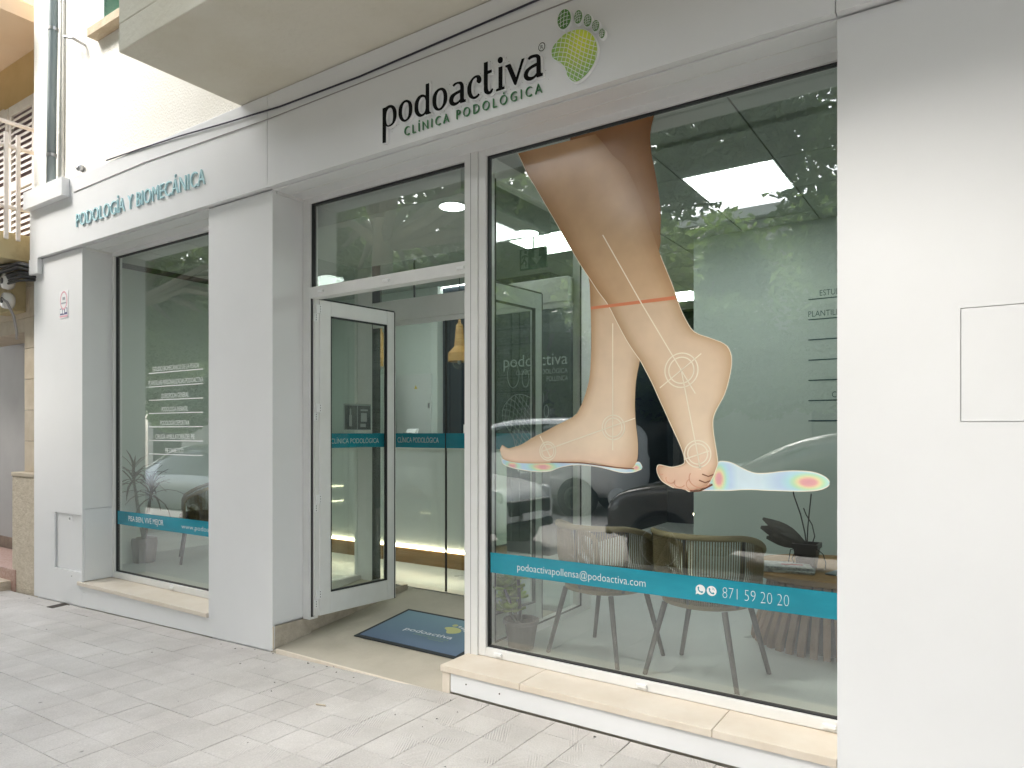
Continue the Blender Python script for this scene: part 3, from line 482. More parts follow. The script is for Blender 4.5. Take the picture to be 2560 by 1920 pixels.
def tilemesh(name, hx, hy):
    b = B(); c = .0016
    b.add([(-hx,-hy,-.012),(hx,-hy,-.012),(hx,hy,-.012),(-hx,hy,-.012),(-hx,-hy,-c),(hx,-hy,-c),(hx,hy,-c),(-hx,hy,-c),(-hx+c,-hy+c,0),(hx-c,-hy+c,0),(hx-c,hy-c,0),(-hx+c,hy-c,0)],
          [(0,1,5,4),(1,2,6,5),(2,3,7,6),(3,0,4,7),(4,5,9,8),(5,6,10,9),(6,7,11,10),(7,4,8,11),(8,9,10,11)])
    me = bpy.data.meshes.new(name); me.from_pydata(b.v,[],b.f); me.materials.append(M['tile']); return me
tm_full = tilemesh('paving_tile', .0992, .0992); tm_cut = tilemesh('paving_tile_cut', .0992, .0712)
field = B(); ntile = 0
for j in range(0,17):
    yc = -.0725 if j == 0 else -.245-.2*(j-1)
    for i in range(-46,13):
        xc = -2.055+.2*i + (0 if j else 0)
        if xc < -11.2 or xc > .5: pass
        seen = (yc > -1.74*((-.75-xc)/2.72)-.22) if xc > -3.5 else (yc > -1.8*(xc+8.6)/5.1-.2)
        seen = seen and yc > -2.0 and -8.7 < xc < -.55
        if seen and ntile < 300:
            t = bpy.data.objects.new('paving_tile', tm_cut if j == 0 else tm_full); COL.objects.link(t); t.parent = pav; ntile += 1
            t.location = (xc+rnd.uniform(-.001,.001), yc+rnd.uniform(-.001,.001), zg(xc)+rnd.uniform(-.0009,.0009))
            t.rotation_mode = 'ZYX'
            t.rotation_euler = (rnd.uniform(-.004,.004), (SL if xc < -2.4 else 0)+rnd.uniform(-.004,.004), rnd.uniform(-.006,.006) + (math.pi/2*rnd.choice((0,0,0,0,1,2)) if j else 0))
        else:
            z = zg(xc); s_ = .0253 if xc < -2.4 else 0; hy = .0712 if j == 0 else .0992; hx = .0992; dx = hx*s_
            field.add([(xc-hx,yc-hy,z-dx),(xc+hx,yc-hy,z+dx),(xc+hx,yc+hy,z+dx),(xc-hx,yc+hy,z-dx)],[(0,1,2,3)])
field.build('paving_tile_field', 'tile', pav, kind='stuff')
# loose bits on the pavement
lb = B()
for k in range(46):
    x = rnd.uniform(-7.5,-1.0); y = rnd.uniform(-1.3,-.02) if k > 18 else rnd.uniform(-.12,-.015)
    z = zg(x)+.003; a = rnd.uniform(0,6.28); L = rnd.uniform(.004,.011); w = L*rnd.uniform(.3,.8); ca,sa = math.cos(a),math.sin(a)
    p = [(-L,0),(0,-w),(L,0),(0,w)]
    lb.add([(x+q[0]*ca-q[1]*sa, y+q[0]*sa+q[1]*ca, z+(.003 if i%2 else .001)) for i,q in enumerate(p)]+[(x,y,z+.006)],[(0,1,4),(1,2,4),(2,3,4),(3,0,4)])
tag(lb.build('litter','leaf_dark'), 'tiny dry leaf scraps and grit scattered on the pavement tiles', 'litter', kind='stuff')
cb = B().tube([(-2.93,-.50,zg(-2.93)+.006),(-2.875,-.485,zg(-2.9)+.006)], .0045, 7)
tag(cb.build('cigarette_butt','nb_stone'), 'pale cigarette butt lying on the tiles before the door ramp', 'cigarette butt')
ds = B()
ds.prism([(-6.865,-.156),(-6.772,-.152),(-6.795,.0),(-6.888,.0)], 2, zg(-6.83)-.004, zg(-6.83)+.004)
tag(ds.build('drain_slot','slot'), 'dark narrow drain slot in the pavement at the foot of the left pier', 'drain')

# ================================================================== clinic building
bld = thing('shop_building', 'clinic building with white panelled shopfront and cream stucco upper wall', 'building', (-4,0,0))
box('upper_wall','stucco', -7.5,4.0, 0,.3, 3.674,8.0, bld)
# balcony: slab and solid parapet
bb = B(); bb.box(-4.25,4.0,-.855,-.001,3.674,3.84); bb.box(-4.25,4.0,-.855,-.74,3.84,4.95); bb.box(-4.25,-4.13,-.74,-.001,3.84,4.95)
bb.build('balcony','balcony', bld, bevel=.008, label='off-white rendered balcony overhanging the shop sign')
box('lintel','panel', -7.49,4.0, .001,.34, 3.058,3.672, bld)
for x0,x1 in ((-7.492,-3.952),(-3.948,-.4765),(-.4735,4.0)):
    box('fascia_panel','panel', x0,x1,-.04,0,3.056,3.668, bld, bevel=.002)
def front_panel(x0,x1,ztop,hole=None,zb=None):
    zl = zg(x0)+.006 if zb is None else zb; zr = zg(x1)+.006 if zb is None else zb
    out = [(x0,zl),(x1,zr),(x1,ztop),(x0,ztop)]
    return raised('pier_panel', out, hole, 0, .018, ['panel','panel'], bld)
front_panel(-7.5,-6.56,3.048,[(-7.08,.183),(-6.583,.19),(-6.583,.692),(-7.08,.692)])
front_panel(-4.675,-3.948,3.048)
front_panel(-.475,1.8,3.048,[(-.067,1.461),(.30,1.461),(.30,1.872),(-.067,1.872)])
b = B(); b.prism([(-7.49,-.3),(-6.575,-.3),(-6.575,3.05),(-7.49,3.05)],1,.03,.34); b.build('pier_core','panel',bld)
b = B(); b.box(-4.66,-3.976,.02,.34,-.2,3.05); b.build('pier_core','panel',bld)
b = B(); b.box(-.46,1.8,.02,.34,-.2,3.05); b.build('pier_core','panel',bld)
# hatch doors
h1 = box('access_hatch','panel', -7.066,-6.587,.016,.03,.19,.687, bld, label='small white meter door near the foot of the left pier')
b = B().box(-6.845,-6.775,.010,.017,.625,.672); b.build('lock_plate','white',h1)
b = B(); b.lathe([(.0,-.004),(.011,-.004),(.011,.001)],(-6.81,.009,.648),12,1); b.build('keyhole','steel',h1)
h2 = box('access_hatch','panel', -.0645,.2975,.0005,.018,1.4635,1.8695, bld, label='flush white hatch in the wide right pier')
# reveals
box('reveal_panel','panel', -6.577,-6.561,.0185,.262,.752,3.046, bld); box('reveal_panel','panel', -6.577,-6.552,.0185,.262,.114,.746, bld, bevel=.003)
box('reveal_panel','panel', -3.964,-3.9485,.0185,.262,.135,3.046, bld)
box('corner_bead','frame',-6.56,-6.548,.03,.262,3.03,3.05,bld); box('corner_bead','frame',-3.948,-3.936,.03,.262,3.03,3.05,bld)
for x0,x1 in ((-6.56,-4.676),(-3.9475,-.476)):
    box('soffit_panel','panel', x0,x1,.004,.128,3.047,3.056, bld); box('soffit_panel','panel', x0,x1,.131,.262,3.047,3.056, bld)
    box('soffit_bead','frame', x0,x1,.120,.130,3.043,3.0465, bld)
# bases and sills
b = B(); b.prism([(-6.56,zg(-6.56)+.006),(-4.676,zg(-4.676)+.006),(-4.676,.072),(-6.56,.072)],1,.001,.019); b.build('base_panel','panel',bld)
box('sill_slab','stone', -6.628,-4.682,-.016,.262,.076,.108, bld, bevel=.003)
box('base_panel','panel', -2.428,-.4765,.008,.026,zg(-1.5)+.008,.099, bld)
box('end_stone','stone', -2.484,-2.432,.004,.262,-.04,.1015, bld, bevel=.002)
for x0,x1 in ((-2.492,-1.970),(-1.9675,-.974),(-.9715,-.4765)):
    box('sill_slab','stone', x0,x1,-.004,.262,.103,.138, bld, bevel=.0025)
box('sill_core','concrete',-2.43,-.47,.03,.34,-.2,.102,bld); box('sill_core','concrete',-6.56,-4.66,.03,.34,-.3,.075,bld)
# stone skirting beside the ramp
sk = box('skirting_stone','roughstone', -3.972,-3.950,.002,.33,-.028,.118, bld, bevel=.004); box('skirting_stone','roughstone', -3.990,-3.968,.335,1.35,-.02,.16, bld)
box('skirting_edge','stone', -3.9495,-3.944,.0,.010,-.03,.122, bld)

# ------------------------------------------------------------------ windows
def window(x0,x1,z0,z1,gx0,gx1,gz0,gz1,caps,lab):
    w = B()
    w.box(x0,gx0,.25,.325,z0,z1); w.box(gx1,x1,.25,.325,z0,z1); w.box(gx0,gx1,.25,.325,gz1,z1); w.box(gx0,gx1,.25,.325,z0,gz0)
    fr = w.build('window_frame','frame',bld, bevel=.004, label=lab)
    g = B(); e = .008
    g.box(gx0,gx0+e,.268,.30,gz0,gz1); g.box(gx1-e,gx1,.268,.30,gz0,gz1); g.box(gx0+e,gx1-e,.268,.30,gz1-e,gz1); g.box(gx0+e,gx1-e,.268,.30,gz0,gz0+e*.8)
    g.build('gasket','gasket',fr)
    B().box(gx0+.004,gx1-.004,.278,.284,gz0+.003,gz1-.003).build('pane','glass',fr)
    for cx,cz in caps:
        B().box(cx-.027,cx+.027,.238,.252,cz-.009,cz+.009).build('drain_cap','white',fr,bevel=.003)
    return fr
window(-6.558,-4.64,.110,3.052,-6.520,-4.66,.165,3.012,[(-5.575,.138)],'white aluminium frame of the left display window')
window(-2.418,-.45,.140,3.052,-2.366,-.47,.191,3.012,[(-2.277,.165),(-1.406,.165),(-.545,.165)],'white aluminium frame of the big display window')
# door frame with transom light
df = B()
df.box(-3.9475,-3.876,.25,.325,.12,3.052); df.box(-2.516,-2.4205,.244,.325,.04,3.052); df.box(-3.876,-2.516,.25,.325,3.012,3.052); df.box(-3.876,-2.516,.248,.325,2.352,2.428)
dfo = df.build('door_frame','frame',bld,bevel=.004, label='white aluminium door frame with a glazed light above')
g = B(); g.box(-3.876,-3.864,.268,.30,2.428,3.012); g.box(-2.524,-2.516,.268,.30,2.428,3.012); g.box(-3.864,-2.524,.268,.30,3.0,3.012)
g.box(-2.470,-2.468,.2435,.25,.06,3.05); g.box(-3.8755,-3.871,.262,.31,.14,2.352)
g.build('gasket','gasket',dfo)
B().box(-3.872,-2.518,.278,.284,2.426,3.010).build('pane','glass',dfo)
for cx in (-3.756,-3.145,-2.545): B().box(cx-.027,cx+.027,.238,.25,2.38,2.397).build('drain_cap','white',dfo,bevel=.003)

# ------------------------------------------------------------------ bulk under the big letters: sign
sign = thing('shop_sign', 'main shop sign of raised black letters with a green footprint emblem', 'sign', (-2.3,-.06,3.2))
for k,(o,h) in enumerate(LETTERS):
    raised('letter', smoothpoly(o), smoothpoly(h) if h else None, -.0605, -.0575, ['black','black'], sign)
    raised('letter_backing', offset_poly(smoothpoly(o),.004), None if not h else offset_poly(smoothpoly(h),-.004), -.0575, -.039, ['white','white'], sign)
letters('small_letter', 'CLÍNICA PODOLÓGICA', -2.717,-1.808,3.103,3.150,-.0405, ['green_letter','green_letter'], sign, offset=-.022, depth=.005, space=1.45)
emblem = thing('footprint_emblem', 'green gridded footprint emblem above the end of the sign lettering', 'emblem', (-1.6,-.06,3.4))
def emblem_mat():
    m, n, l, b = newmat('green_yellow_print'); b.inputs['Roughness'].default_value = .35
    tc = n.new('ShaderNodeTexCoord'); vm = n.new('ShaderNodeVectorMath'); vm.operation = 'DISTANCE'; cx = sum(p[0] for p in SOLE)/len(SOLE); cz = sum(p[1] for p in SOLE)/len(SOLE)
    vm.inputs[1].default_value = (cx+.04,-.06,cz+.05); l.new(tc.outputs['Object'], vm.inputs[0])
    cr = n.new('ShaderNodeValToRGB'); e = cr.color_ramp.elements; e[0].position = .02; e[0].color = (.72,.78,.02,1); e[1].position = .15; e[1].color = (.22,.45,.06,1)
    l.new(vm.outputs['Value'], cr.inputs[0]); l.new(cr.outputs[0], b.inputs['Base Color']); return m
M['emblem'] = emblem_mat()
def inside(p, poly):
    c = False; n = len(poly)
    for i in range(n):
        a = poly[i]; q = poly[(i+1)%n]
        if (a[1] > p[1]) != (q[1] > p[1]) and p[0] < (q[0]-a[0])*(p[1]-a[1])/(q[1]-a[1])+a[0]: c = not c
    return c
def lerp_path(P, k=6):
    out = []
    for i in range(len(P)-1):
        for j in range(k):
            t = j/k; out.append((P[i][0]+(P[i+1][0]-P[i][0])*t, P[i][1]+(P[i+1][1]-P[i][1])*t))
    return out+[tuple(P[-1][:2])]
def pad(name, pts, grid, w, mat):
    sp = smoothpoly(pts,5)
    p = raised(name, sp, None, -.062,-.059, [mat,mat], emblem)
    raised('white_edge', offset_poly(sp,.004), None, -.0588,-.039, ['white','white'], emblem)
    b = B()
    for ln in grid:
        run = []
        for q in lerp_path(ln):
            if inside(q, sp): run.append(q)
            else:
                if len(run) > 2: ribbon(b, run, w, -.0628)
                run = []
        if len(run) > 2: ribbon(b, run, w, -.0628)
    b.build('grid_line','white',p)
pad('sole', SOLE, SOLEGRID, .0030, 'emblem')
M['toe_green'] = pm('dark_green_print', (.08,.22,.04), .35)
for T,nx in ((TOE1,3),(TOE2,3),(TOE3,3),(TOE4,3),(TOE5,2)):
    x0 = min(p[0] for p in T); x1 = max(p[0] for p in T); z0 = min(p[1] for p in T); z1 = max(p[1] for p in T); g = []
    for k in range(1,nx+1): x = x0+(x1-x0)*k/(nx+1); g.append([(x+.004,z1),(x,(z0+z1)/2),(x-.003,z0)])
    for k in range(1,5): z = z0+(z1-z0)*k/5; g.append([(x0,z-.008),((x0+x1)/2,z+.002),(x1,z-.002)])
    pad('toe', T, g, .0024, 'toe_green')
rb = B(); cx,cz = REG[0],REG[2]
ribbon(rb, [(cx+.018*math.cos(t*.3927),cz+.02*math.sin(t*.3927)) for t in range(16)], .004, -.046, True)
V,F = fit_text('R', cx-.007,cx+.008,cz-.01,cz+.01); rb.add([(v[0],-.046,v[2]) for v in V],F)
rb.build('registered_mark','black',sign)
B().lathe([(.0225,-.005),(.0225,.003)],(cx,-.0405,cz),24,1).build('mark_disc','white',sign)
# spider dirt round the sign
db = B()
for k in range(220):
    o = rnd.choice(LETTERS)[0]; p = rnd.choice(o); x = p[0]+rnd.gauss(.006,.010); z = p[1]+rnd.gauss(.0,.014); s = rnd.uniform(.0006,.0022)
    db.add([(x-s,-.0412,z-s*.6),(x+s,-.0412,z-s),(x+s*.8,-.0412,z+s),(x-s,-.0412,z+s*1.2)],[(0,1,2,3)])
tag(db.build('cobweb_dirt','dirt'), 'specks of cobweb dirt clinging round the black sign letters', 'dirt', kind='stuff')
s2 = thing('small_sign', 'pale turquoise raised lettering on the left end of the fascia', 'sign', (-5.6,-.045,3.2))
letters('letter','PODOLOGÍA Y BIOMECÁNICA', -6.56,-4.648,3.213,3.324,-.0405, ['teal_letter','teal_side'], s2, offset=-.012, depth=.006, space=1.06)

# ------------------------------------------------------------------ things fixed to the front
bx = B().box(-7.47,-6.70,-.105,-.0405,3.505,3.668); tag(bx.build('cover_box','panel',bevel=.003), 'long white cover box at the top left corner of the fascia', 'cover box')
bx = B().box(-7.5,-7.325,-.045,-.001,2.91,3.054); tag(bx.build('cover_box','panel',bevel=.003), 'small square white cover box under the fascia at the left edge', 'cover box')
dp = thing('downpipe','grey-green rain downpipe on the cream wall at the left corner','pipe',(-6.97,-.06,3.7))
B().tube([(-7.02,-.055,3.672),(-6.995,-.06,4.4),(-6.965,-.06,5.1),(-6.955,-.06,7.5)],.038,14).build('pipe','pipe',dp,smooth=True)
for z in (3.93,5.06): B().lathe([(.041,-.014),(.043,-.014),(.043,.014),(.041,.014)],(-7.0 if z<4.5 else -6.967,-.06,z),14).build('bracket','steel',dp); 
cc = B().tube([(-6.90,-.012,3.70),(-6.885,-.012,4.5),(-6.86,-.012,7.5)],.012,6); tag(cc.build('conduit','stucco',smooth=True),'thin cream conduit running up beside the grey downpipe','conduit')
hk = B().tube([(-6.50,.0,4.80),(-6.51,-.10,4.82),(-6.655,-.10,4.88)],.012,8); hk.tube([(-6.655,-.10,4.885),(-6.66,-.10,4.80)],.005,6); tag(hk.build('wall_hook','steel'),'small grey metal hook bracket sticking out of the cream wall','hook')
kn = B().lathe([(.0,-.05),(.02,-.05),(.03,-.03),(.03,.0),(.014,.001)],(-6.53,-.01,3.725),12,1); tag(kn.build('wall_valve','steel',smooth=True),'small round grey fitting on the wall just above the fascia','fitting')
sh = thing('window_shutter','green louvred shutter above the fascia, partly hidden by the balcony','shutter',(-5.8,-.02,4.84))
B().box(-6.175,-6.12,-.03,-.001,4.845,6.2).box(-6.12,-5.3,-.03,-.001,4.845,4.90).build('shutter_frame','green_frame',sh)
B().box(-6.12,-5.3,-.006,-.001,4.9,6.2).build('shutter_back','slot',sh)
for k in range(28): B().add([(-6.118,-.008,4.905+k*.045),(-5.3,-.008,4.905+k*.045),(-5.3,-.026,4.935+k*.045),(-6.118,-.026,4.935+k*.045),(-6.118,-.012,4.901+k*.045),(-5.3,-.012,4.901+k*.045),(-5.3,-.030,4.931+k*.045),(-6.118,-.030,4.931+k*.045)],[(0,1,2,3),(7,6,5,4),(0,4,5,1),(3,2,6,7),(0,3,7,4),(1,5,6,2)]).build('slat','green_shutter',sh)
sl = box('window_sill','ochre_stone',-6.285,-5.2,-.09,-.001,4.765,4.838,bevel=.004); tag(sl,'ochre stone sill under the green shutter','window sill')
def cable(name, pts, r, mat, lab):
    P = []
    for i in range(len(pts)-1):
        a,b2 = Vector(pts[i]),Vector(pts[i+1])
        for k in range(6): P.append(a.lerp(b2,k/6))
    P.append(Vector(pts[-1])); tag(B().tube(P,r,6).build(name,mat,smooth=True),lab,'cable')
cable('wall_cable',[(-6.05,-.045,3.685),(-5.5,-.047,3.66),(-4.96,-.05,3.630),(-4.4,-.05,3.588),(-3.806,-.05,3.550),(-3.07,-.05,3.538),(-1.84,-.05,3.565),(1.5,-.05,3.6)],.0055,'cable','thick dark cable sagging across the fascia above the sign')
cable('wall_cable',[(-6.62,-.044,3.53),(-5.458,-.044,3.543),(-3.93,-.044,3.502),(-3.07,-.044,3.502),(-1.64,-.044,3.503),(1.5,-.044,3.52)],.0032,'cable_grey','thin grey cable running below the thick one along the fascia')
st = thing('alarm_sticker','small pink and navy alarm notice stuck on the left pier','sticker',(-6.89,-.003,2.58))
box('sticker_plate','white',-6.977,-6.812,-.004,-.0005,2.455,2.703,st)
rb2 = B(); ribbon(rb2,[(-6.893+.062*math.cos(t*.35),2.615+.078*math.sin(t*.35)) for t in range(18)],.014,-.0055,True); rb2.build('ring_print','pink',st)
B().box(-6.965,-6.825,-.0052,-.0045,2.487,2.545).build('band_print','navyprint',st); B().box(-6.97,-6.82,-.0052,-.0045,2.465,2.480).build('stripe_print','pink',st)
B().box(-6.96,-6.92,-.006,-.0053,2.50,2.538).box(-6.91,-6.88,-.006,-.0053,2.495,2.53).box(-6.865,-6.835,-.006,-.0053,2.505,2.54).build('figure_print','white',st)
B().box(-6.915,-6.868,-.006,-.0053,2.62,2.645).box(-6.94,-6.845,-.006,-.0053,2.585,2.598).build('mark_print','greyprint',st)
for k in range(9):
    x,z = [(-2.10,.055),(-2.32,.06),(-4.3,2.05),(-6.2,3.36),(-.6,1.68),(-6.75,.14),(-4.1,.9),(-7.2,1.1),(.05,.8)][k]
    if k < 2 or k == 5: b = B().lathe([(.004,-.002),(.004,.001)],(x,.007 if k<2 else -.001,z),8,1); tag(b.build('screw_hole','slot'),['dark screw hole in the white riser below the big window','faint second hole near the stone end of the riser','','','','dark bolt head below the meter door'][k],'screw')
# neat vinyl on glass
lv = thing('vinyl_band','teal vinyl band with white lettering across the big display window','window decal',(-1.4,.29,.67))
b = B().box(-2.350,-.474,.2762,.2768,.618,.734); b.build('band','teal_vinyl',lv)
wall_text('lettering','podoactivapollensa@podoactiva.com',-2.165,-1.398,.652,.690,.2757,'white_vinyl',lv,offset=-.012)
wall_text('lettering','871 59 20 20',-1.012,-.716,.650,.698,.2757,'white_vinyl',lv,offset=-.03)
ic = B(); 
for cx in (-1.118,-1.064): ic.lathe([(.0,-.0005),(.0235,-.0005),(.0235,.0)],(cx,.2754,.674),24,1)
ic.add([(-1.141,.2754,.648),(-1.128,.2754,.656),(-1.139,.2754,.668)],[(0,1,2)])
ic.build('phone_icon','white_vinyl',lv)
hb = B()
for cx in (-1.118,-1.064):
    ribbon(hb,[(cx-.011,.683),(cx-.009,.672),(cx-.002,.664),(cx+.010,.661)],.0055,.2746); ribbon(hb,[(cx-.012,.686),(cx-.007,.680)],.006,.2746); ribbon(hb,[(cx+.006,.667),(cx+.012,.662)],.006,.2746)
ribbon(hb,[(-1.062,.690),(-1.054,.686),(-1.050,.677)],.002,.2746); ribbon(hb,[(-1.062,.685),(-1.056,.681)],.002,.2746)
hb.build('handset_mark','teal_vinyl',lv)
lv2 = thing('vinyl_band','narrower teal vinyl band with white lettering across the left window','window decal',(-5.8,.29,.65))
B().box(-6.508,-4.665,.2762,.2768,.592,.714).build('band','teal_vinyl',lv2)
wall_text('lettering','PISA BIEN, VIVE MEJOR',-6.318,-5.757,.634,.680,.2757,'white_vinyl',lv2,offset=0)
wall_text('lettering','www.podoactiva.com',-5.486,-4.80,.632,.668,.2757,'white_vinyl',lv2,offset=-.015)
ls = thing('service_list','white vinyl list of services with ruled lines on the left window','window decal',(-5.6,.29,1.6))
for s,a,c_,z in (('ESTUDIO BIOMECÁNICO DE LA PISADA',-5.922,-5.238,1.932),('PLANTILLAS PERSONALIZADAS PODOACTIVA',-5.986,-5.179,1.815),('QUIROPODIA GENERAL',-5.791,-5.381,1.70),('PODOLOGÍA INFANTIL',-5.781,-5.39,1.586),('PODOLOGÍA DEPORTIVA',-5.801,-5.375,1.47),('CIRUGÍA AMBULATORIA DEL PIE',-5.879,-5.30,1.354),('PIE DIABÉTICO',-5.726,-5.459,1.238)):
    wall_text('list_line',s,a,c_,z+.014,z+.052,.2757,'white_vinyl',ls,offset=-.004)
    B().box(-5.984,-5.183,.2755,.2760,z-.0045,z+.0035).build('rule','white_vinyl',ls)

# ------------------------------------------------------------------ printed legs on the big pane
lg = thing('leg_poster','large window print of two bare walking legs on pressure-coloured insoles','window decal',(-1.5,.29,1.2))
def skincol(x,z,u,t):
    k = min(1,max(0,(z-1.25)/1.75)); e = max(0,abs(u-.5)*2-.55)/.45
    c = [(.52,.335,.19),(.80,.655,.50)]
    r = [c[1][i]*(1-k)+c[0][i]*k for i in range(3)]
    if z > 2.075: r = [r[i]*(.93,.86,.78)[i] for i in range(3)]
    s = 1-.30*e**1.5 - .10*max(0,.5-u)
    r = [r[i]*(s if i == 0 else (s**1.35 if i == 1 else s**1.8)) for i in range(3)]
    if z < 1.36: q = min(1,(1.36-z)/.16); r = [r[0]*(1-.05*q), r[1]*(1-.20*q), r[2]*(1-.22*q)]
    return r
def skinflat(x,z,u,t):
    r = skincol(x,z,u,t)
    if z > 2.2: q = min(1,(z-2.2)/.7); r = [r[0]*(.86-.30*q),r[1]*(.80-.36*q),r[2]*(.72-.38*q)]
    return r
def heat(hots):
    stops = [(0,(.62,.03,.06)),(.35,(.72,.06,.06)),(.52,(.80,.62,.10)),(.72,(.30,.66,.22)),(.95,(.20,.60,.66)),(1.4,(.28,.46,.72)),(2.2,(.45,.66,.74))]
    def fn(x,z,u,t):
        d = min(math.hypot((x-h[0])/h[2],(z-h[1])/h[3]) for h in hots)
        for i in range(len(stops)-1):
            if d <= stops[i+1][0]:
                q = max(0,(d-stops[i][0])/(stops[i+1][0]-stops[i][0])); c = [stops[i][1][k]*(1-q)+stops[i+1][1][k]*q for k in range(3)]; break
        else: c = [.48,.66,.76]
        c = [.40*q_+.60*w_ for q_,w_ in zip((.80,.86,.88),c)]
        if abs(u-.5) > .44: c = [.70,.80,.84]
        return c
    return fn
def sheet(name, pairs, y, fn, across, sub, rim=True, skip=0):
    o,L_,R_ = strip_mesh(name,pairs,y,lg,fn,across,sub)
    if rim:
        b = B(); ribbon(b,[(p.x,p.y) for p in L_],.0032,y-.0002); ribbon(b,[(p.x,p.y) for p in R_[skip:]],.0032,y-.0002); b.build('cut_edge','cream_line',o)
    return o
sheet('insole', INSOLE_SMALL, .2777, heat([(-2.00,1.235,.10,.03),(-2.2,1.235,.05,.03),(-1.45,1.245,.03,.02)]), 6, 4)
sheet('insole', INSOLE_BIG, .2777, heat([(-.635,1.205,.09,.045),(-1.03,1.205,.04,.075)]), 12, 6)
sheet('standing_leg', LEG_FLAT, .2774, skinflat, 10, 3, rim=False)
fr_ = sheet('stepping_leg', LEG_TIPTOE, .2770, skincol, 12, 3, skip=26)
b = B(); V,F = flat_fill(BAND); b.add([(x,.2764,z) for x,z in V],F); b.build('seam_line','orange_line',lg)
b = B()
for ln in LINES: ribbon(b, lerp_path(ln,2), .0055, .2760)
for (c0,c1) in RINGS:
    r = abs(c1[0]-c0[0])
    for rr in (r,r*.76): ribbon(b,[(c0[0]+rr*math.cos(t*2*math.pi/40),c0[1]+rr*math.sin(t*2*math.pi/40)) for t in range(40)],.006,.2760,True)
b.build('measuring_line','cream_line',lg)
b = B()
def arc(cx,cz,rx,rz,a0,a1,w=.005):
    ribbon(b,[(cx+rx*math.cos(R(a0+(a1-a0)*k/14)),cz+rz*math.sin(R(a0+(a1-a0)*k/14))) for k in range(15)],w,.2761)
tb = TOESB
arc(tb[0][0],tb[0][1],.055,.045,150,330); arc(tb[1][0],tb[1][1]+.006,.03,.027,120,330,.004); arc(tb[2][0],tb[2][1],.028,.024,150,330,.004); arc(tb[3][0],tb[3][1],.024,.022,160,330,.004); arc(tb[4][0],tb[4][1]-.004,.018,.02,60,300,.004)
b.build('toe_line','toe_line',lg)
b = B(); 
for z0,x0 in ((1.275,-1.06),(1.245,-1.075)): ribbon(b,[(x0-.05,z0-.05),(x0-.02,z0-.06),(x0+.005,z0-.05)],.006,.2761)
ribbon(b,[(-1.46,1.240),(-1.55,1.243),(-1.75,1.262),(-1.95,1.262)],.006,.2768)
ribbon(b,[(-1.17,1.141),(-1.12,1.146),(-1.06,1.178)],.009,.2768)
b.build('crease_line','dark_line',lg)

# ------------------------------------------------------------------ door leaves
tag(box('hinge_jamb','frame',-3.871,-3.850,.275,.33,.145,2.352),'narrow white hinge jamb beside the left door leaf','jamb')
def door_leaf(lab, hx, hy, ang, strip):
    r = thing('glass_door', lab, 'door', (hx,hy,.142), world=False); r.rotation_euler = (0,0,ang)
    w = .68; H = 2.208; f = B()
    f.box(0,.093,0,.045,0,H); f.box(.608,w,0,.045,0,H); f.box(.093,.608,0,.045,H-.105,H); f.box(.093,.608,0,.045,0,.152)
    f.box(w,w+.03,.018,.045,.0,H-.02)
    f.build('door_frame','frame',r,bevel=.004)
    g = B(); e = .010; g.box(.093,.093+e*.6,-.001,.02,.152,H-.105); g.box(.608-e*1.3,.608,-.001,.02,.152,H-.105); g.box(.093,.608,-.001,.02,H-.105-e,H-.105); g.box(.093,.608,-.001,.02,.152,.152+e)
    g.box(w-.001,w+.006,-.002,.018,.0,H); g.box(0,w,.0,.045,H,H+.010); g.build('gasket','gasket',r)
    B().box(.097,.604,.016,.022,.156,H-.109).build('pane','glass_in',r)
    if strip:
        B().box(.106,.600,.0248,.0254,1.170,1.274).build('band','teal_vinyl',r)
        V,F = fit_text('CLÍNICA PODOLÓGICA',.112,.545,1.202,1.236,-.012); b = B(); b.add([(v[0],.0242,v[2]) for v in V],F); b.build('band_lettering','white_vinyl',r)
        B().box(.223,.472,.024,.028,1.298,1.490).build('notice_frame','postergrey',r)
        B().box(.232,.340,.0228,.024,1.305,1.478).box(.348,.463,.0228,.024,1.305,1.478).build('notice_card','poster',r)
        b = B(); b.box(.268,.292,.0216,.0228,1.325,1.41); b.box(.274,.286,.0216,.0228,1.41,1.455); b.box(.375,.43,.0216,.0228,1.36,1.425); b.box(.372,.44,.0216,.0228,1.44,1.452); b.box(.37,.42,.0216,.0228,1.32,1.345); b.build('card_print','postergrey',r)
    for z in (.12,.785,1.42,2.11):
        hb = B(); hb.box(-.030,.012,-.006,.004,z,z+.062); hb.box(-.048,-.020,-.006,.003,z-.058,z-.004); h = hb.build('hinge','white',r,bevel=.003)
        d = B()
        for k in range(3): d.box(-.002,.003,-.0072,-.0058,z+.010+k*.018,z+.017+k*.018); d.box(-.036,-.031,-.0072,-.0058,z-.050+k*.016,z-.043+k*.016)
        d.build('screw','gasket',h)
    return r
door_leaf('left glass door leaf with a white frame and teal band, swung inwards', -3.842,.312,R(84.4),True)
door_leaf('right glass door leaf swung inwards behind the big window', -2.520,.335,R(84.4),False)
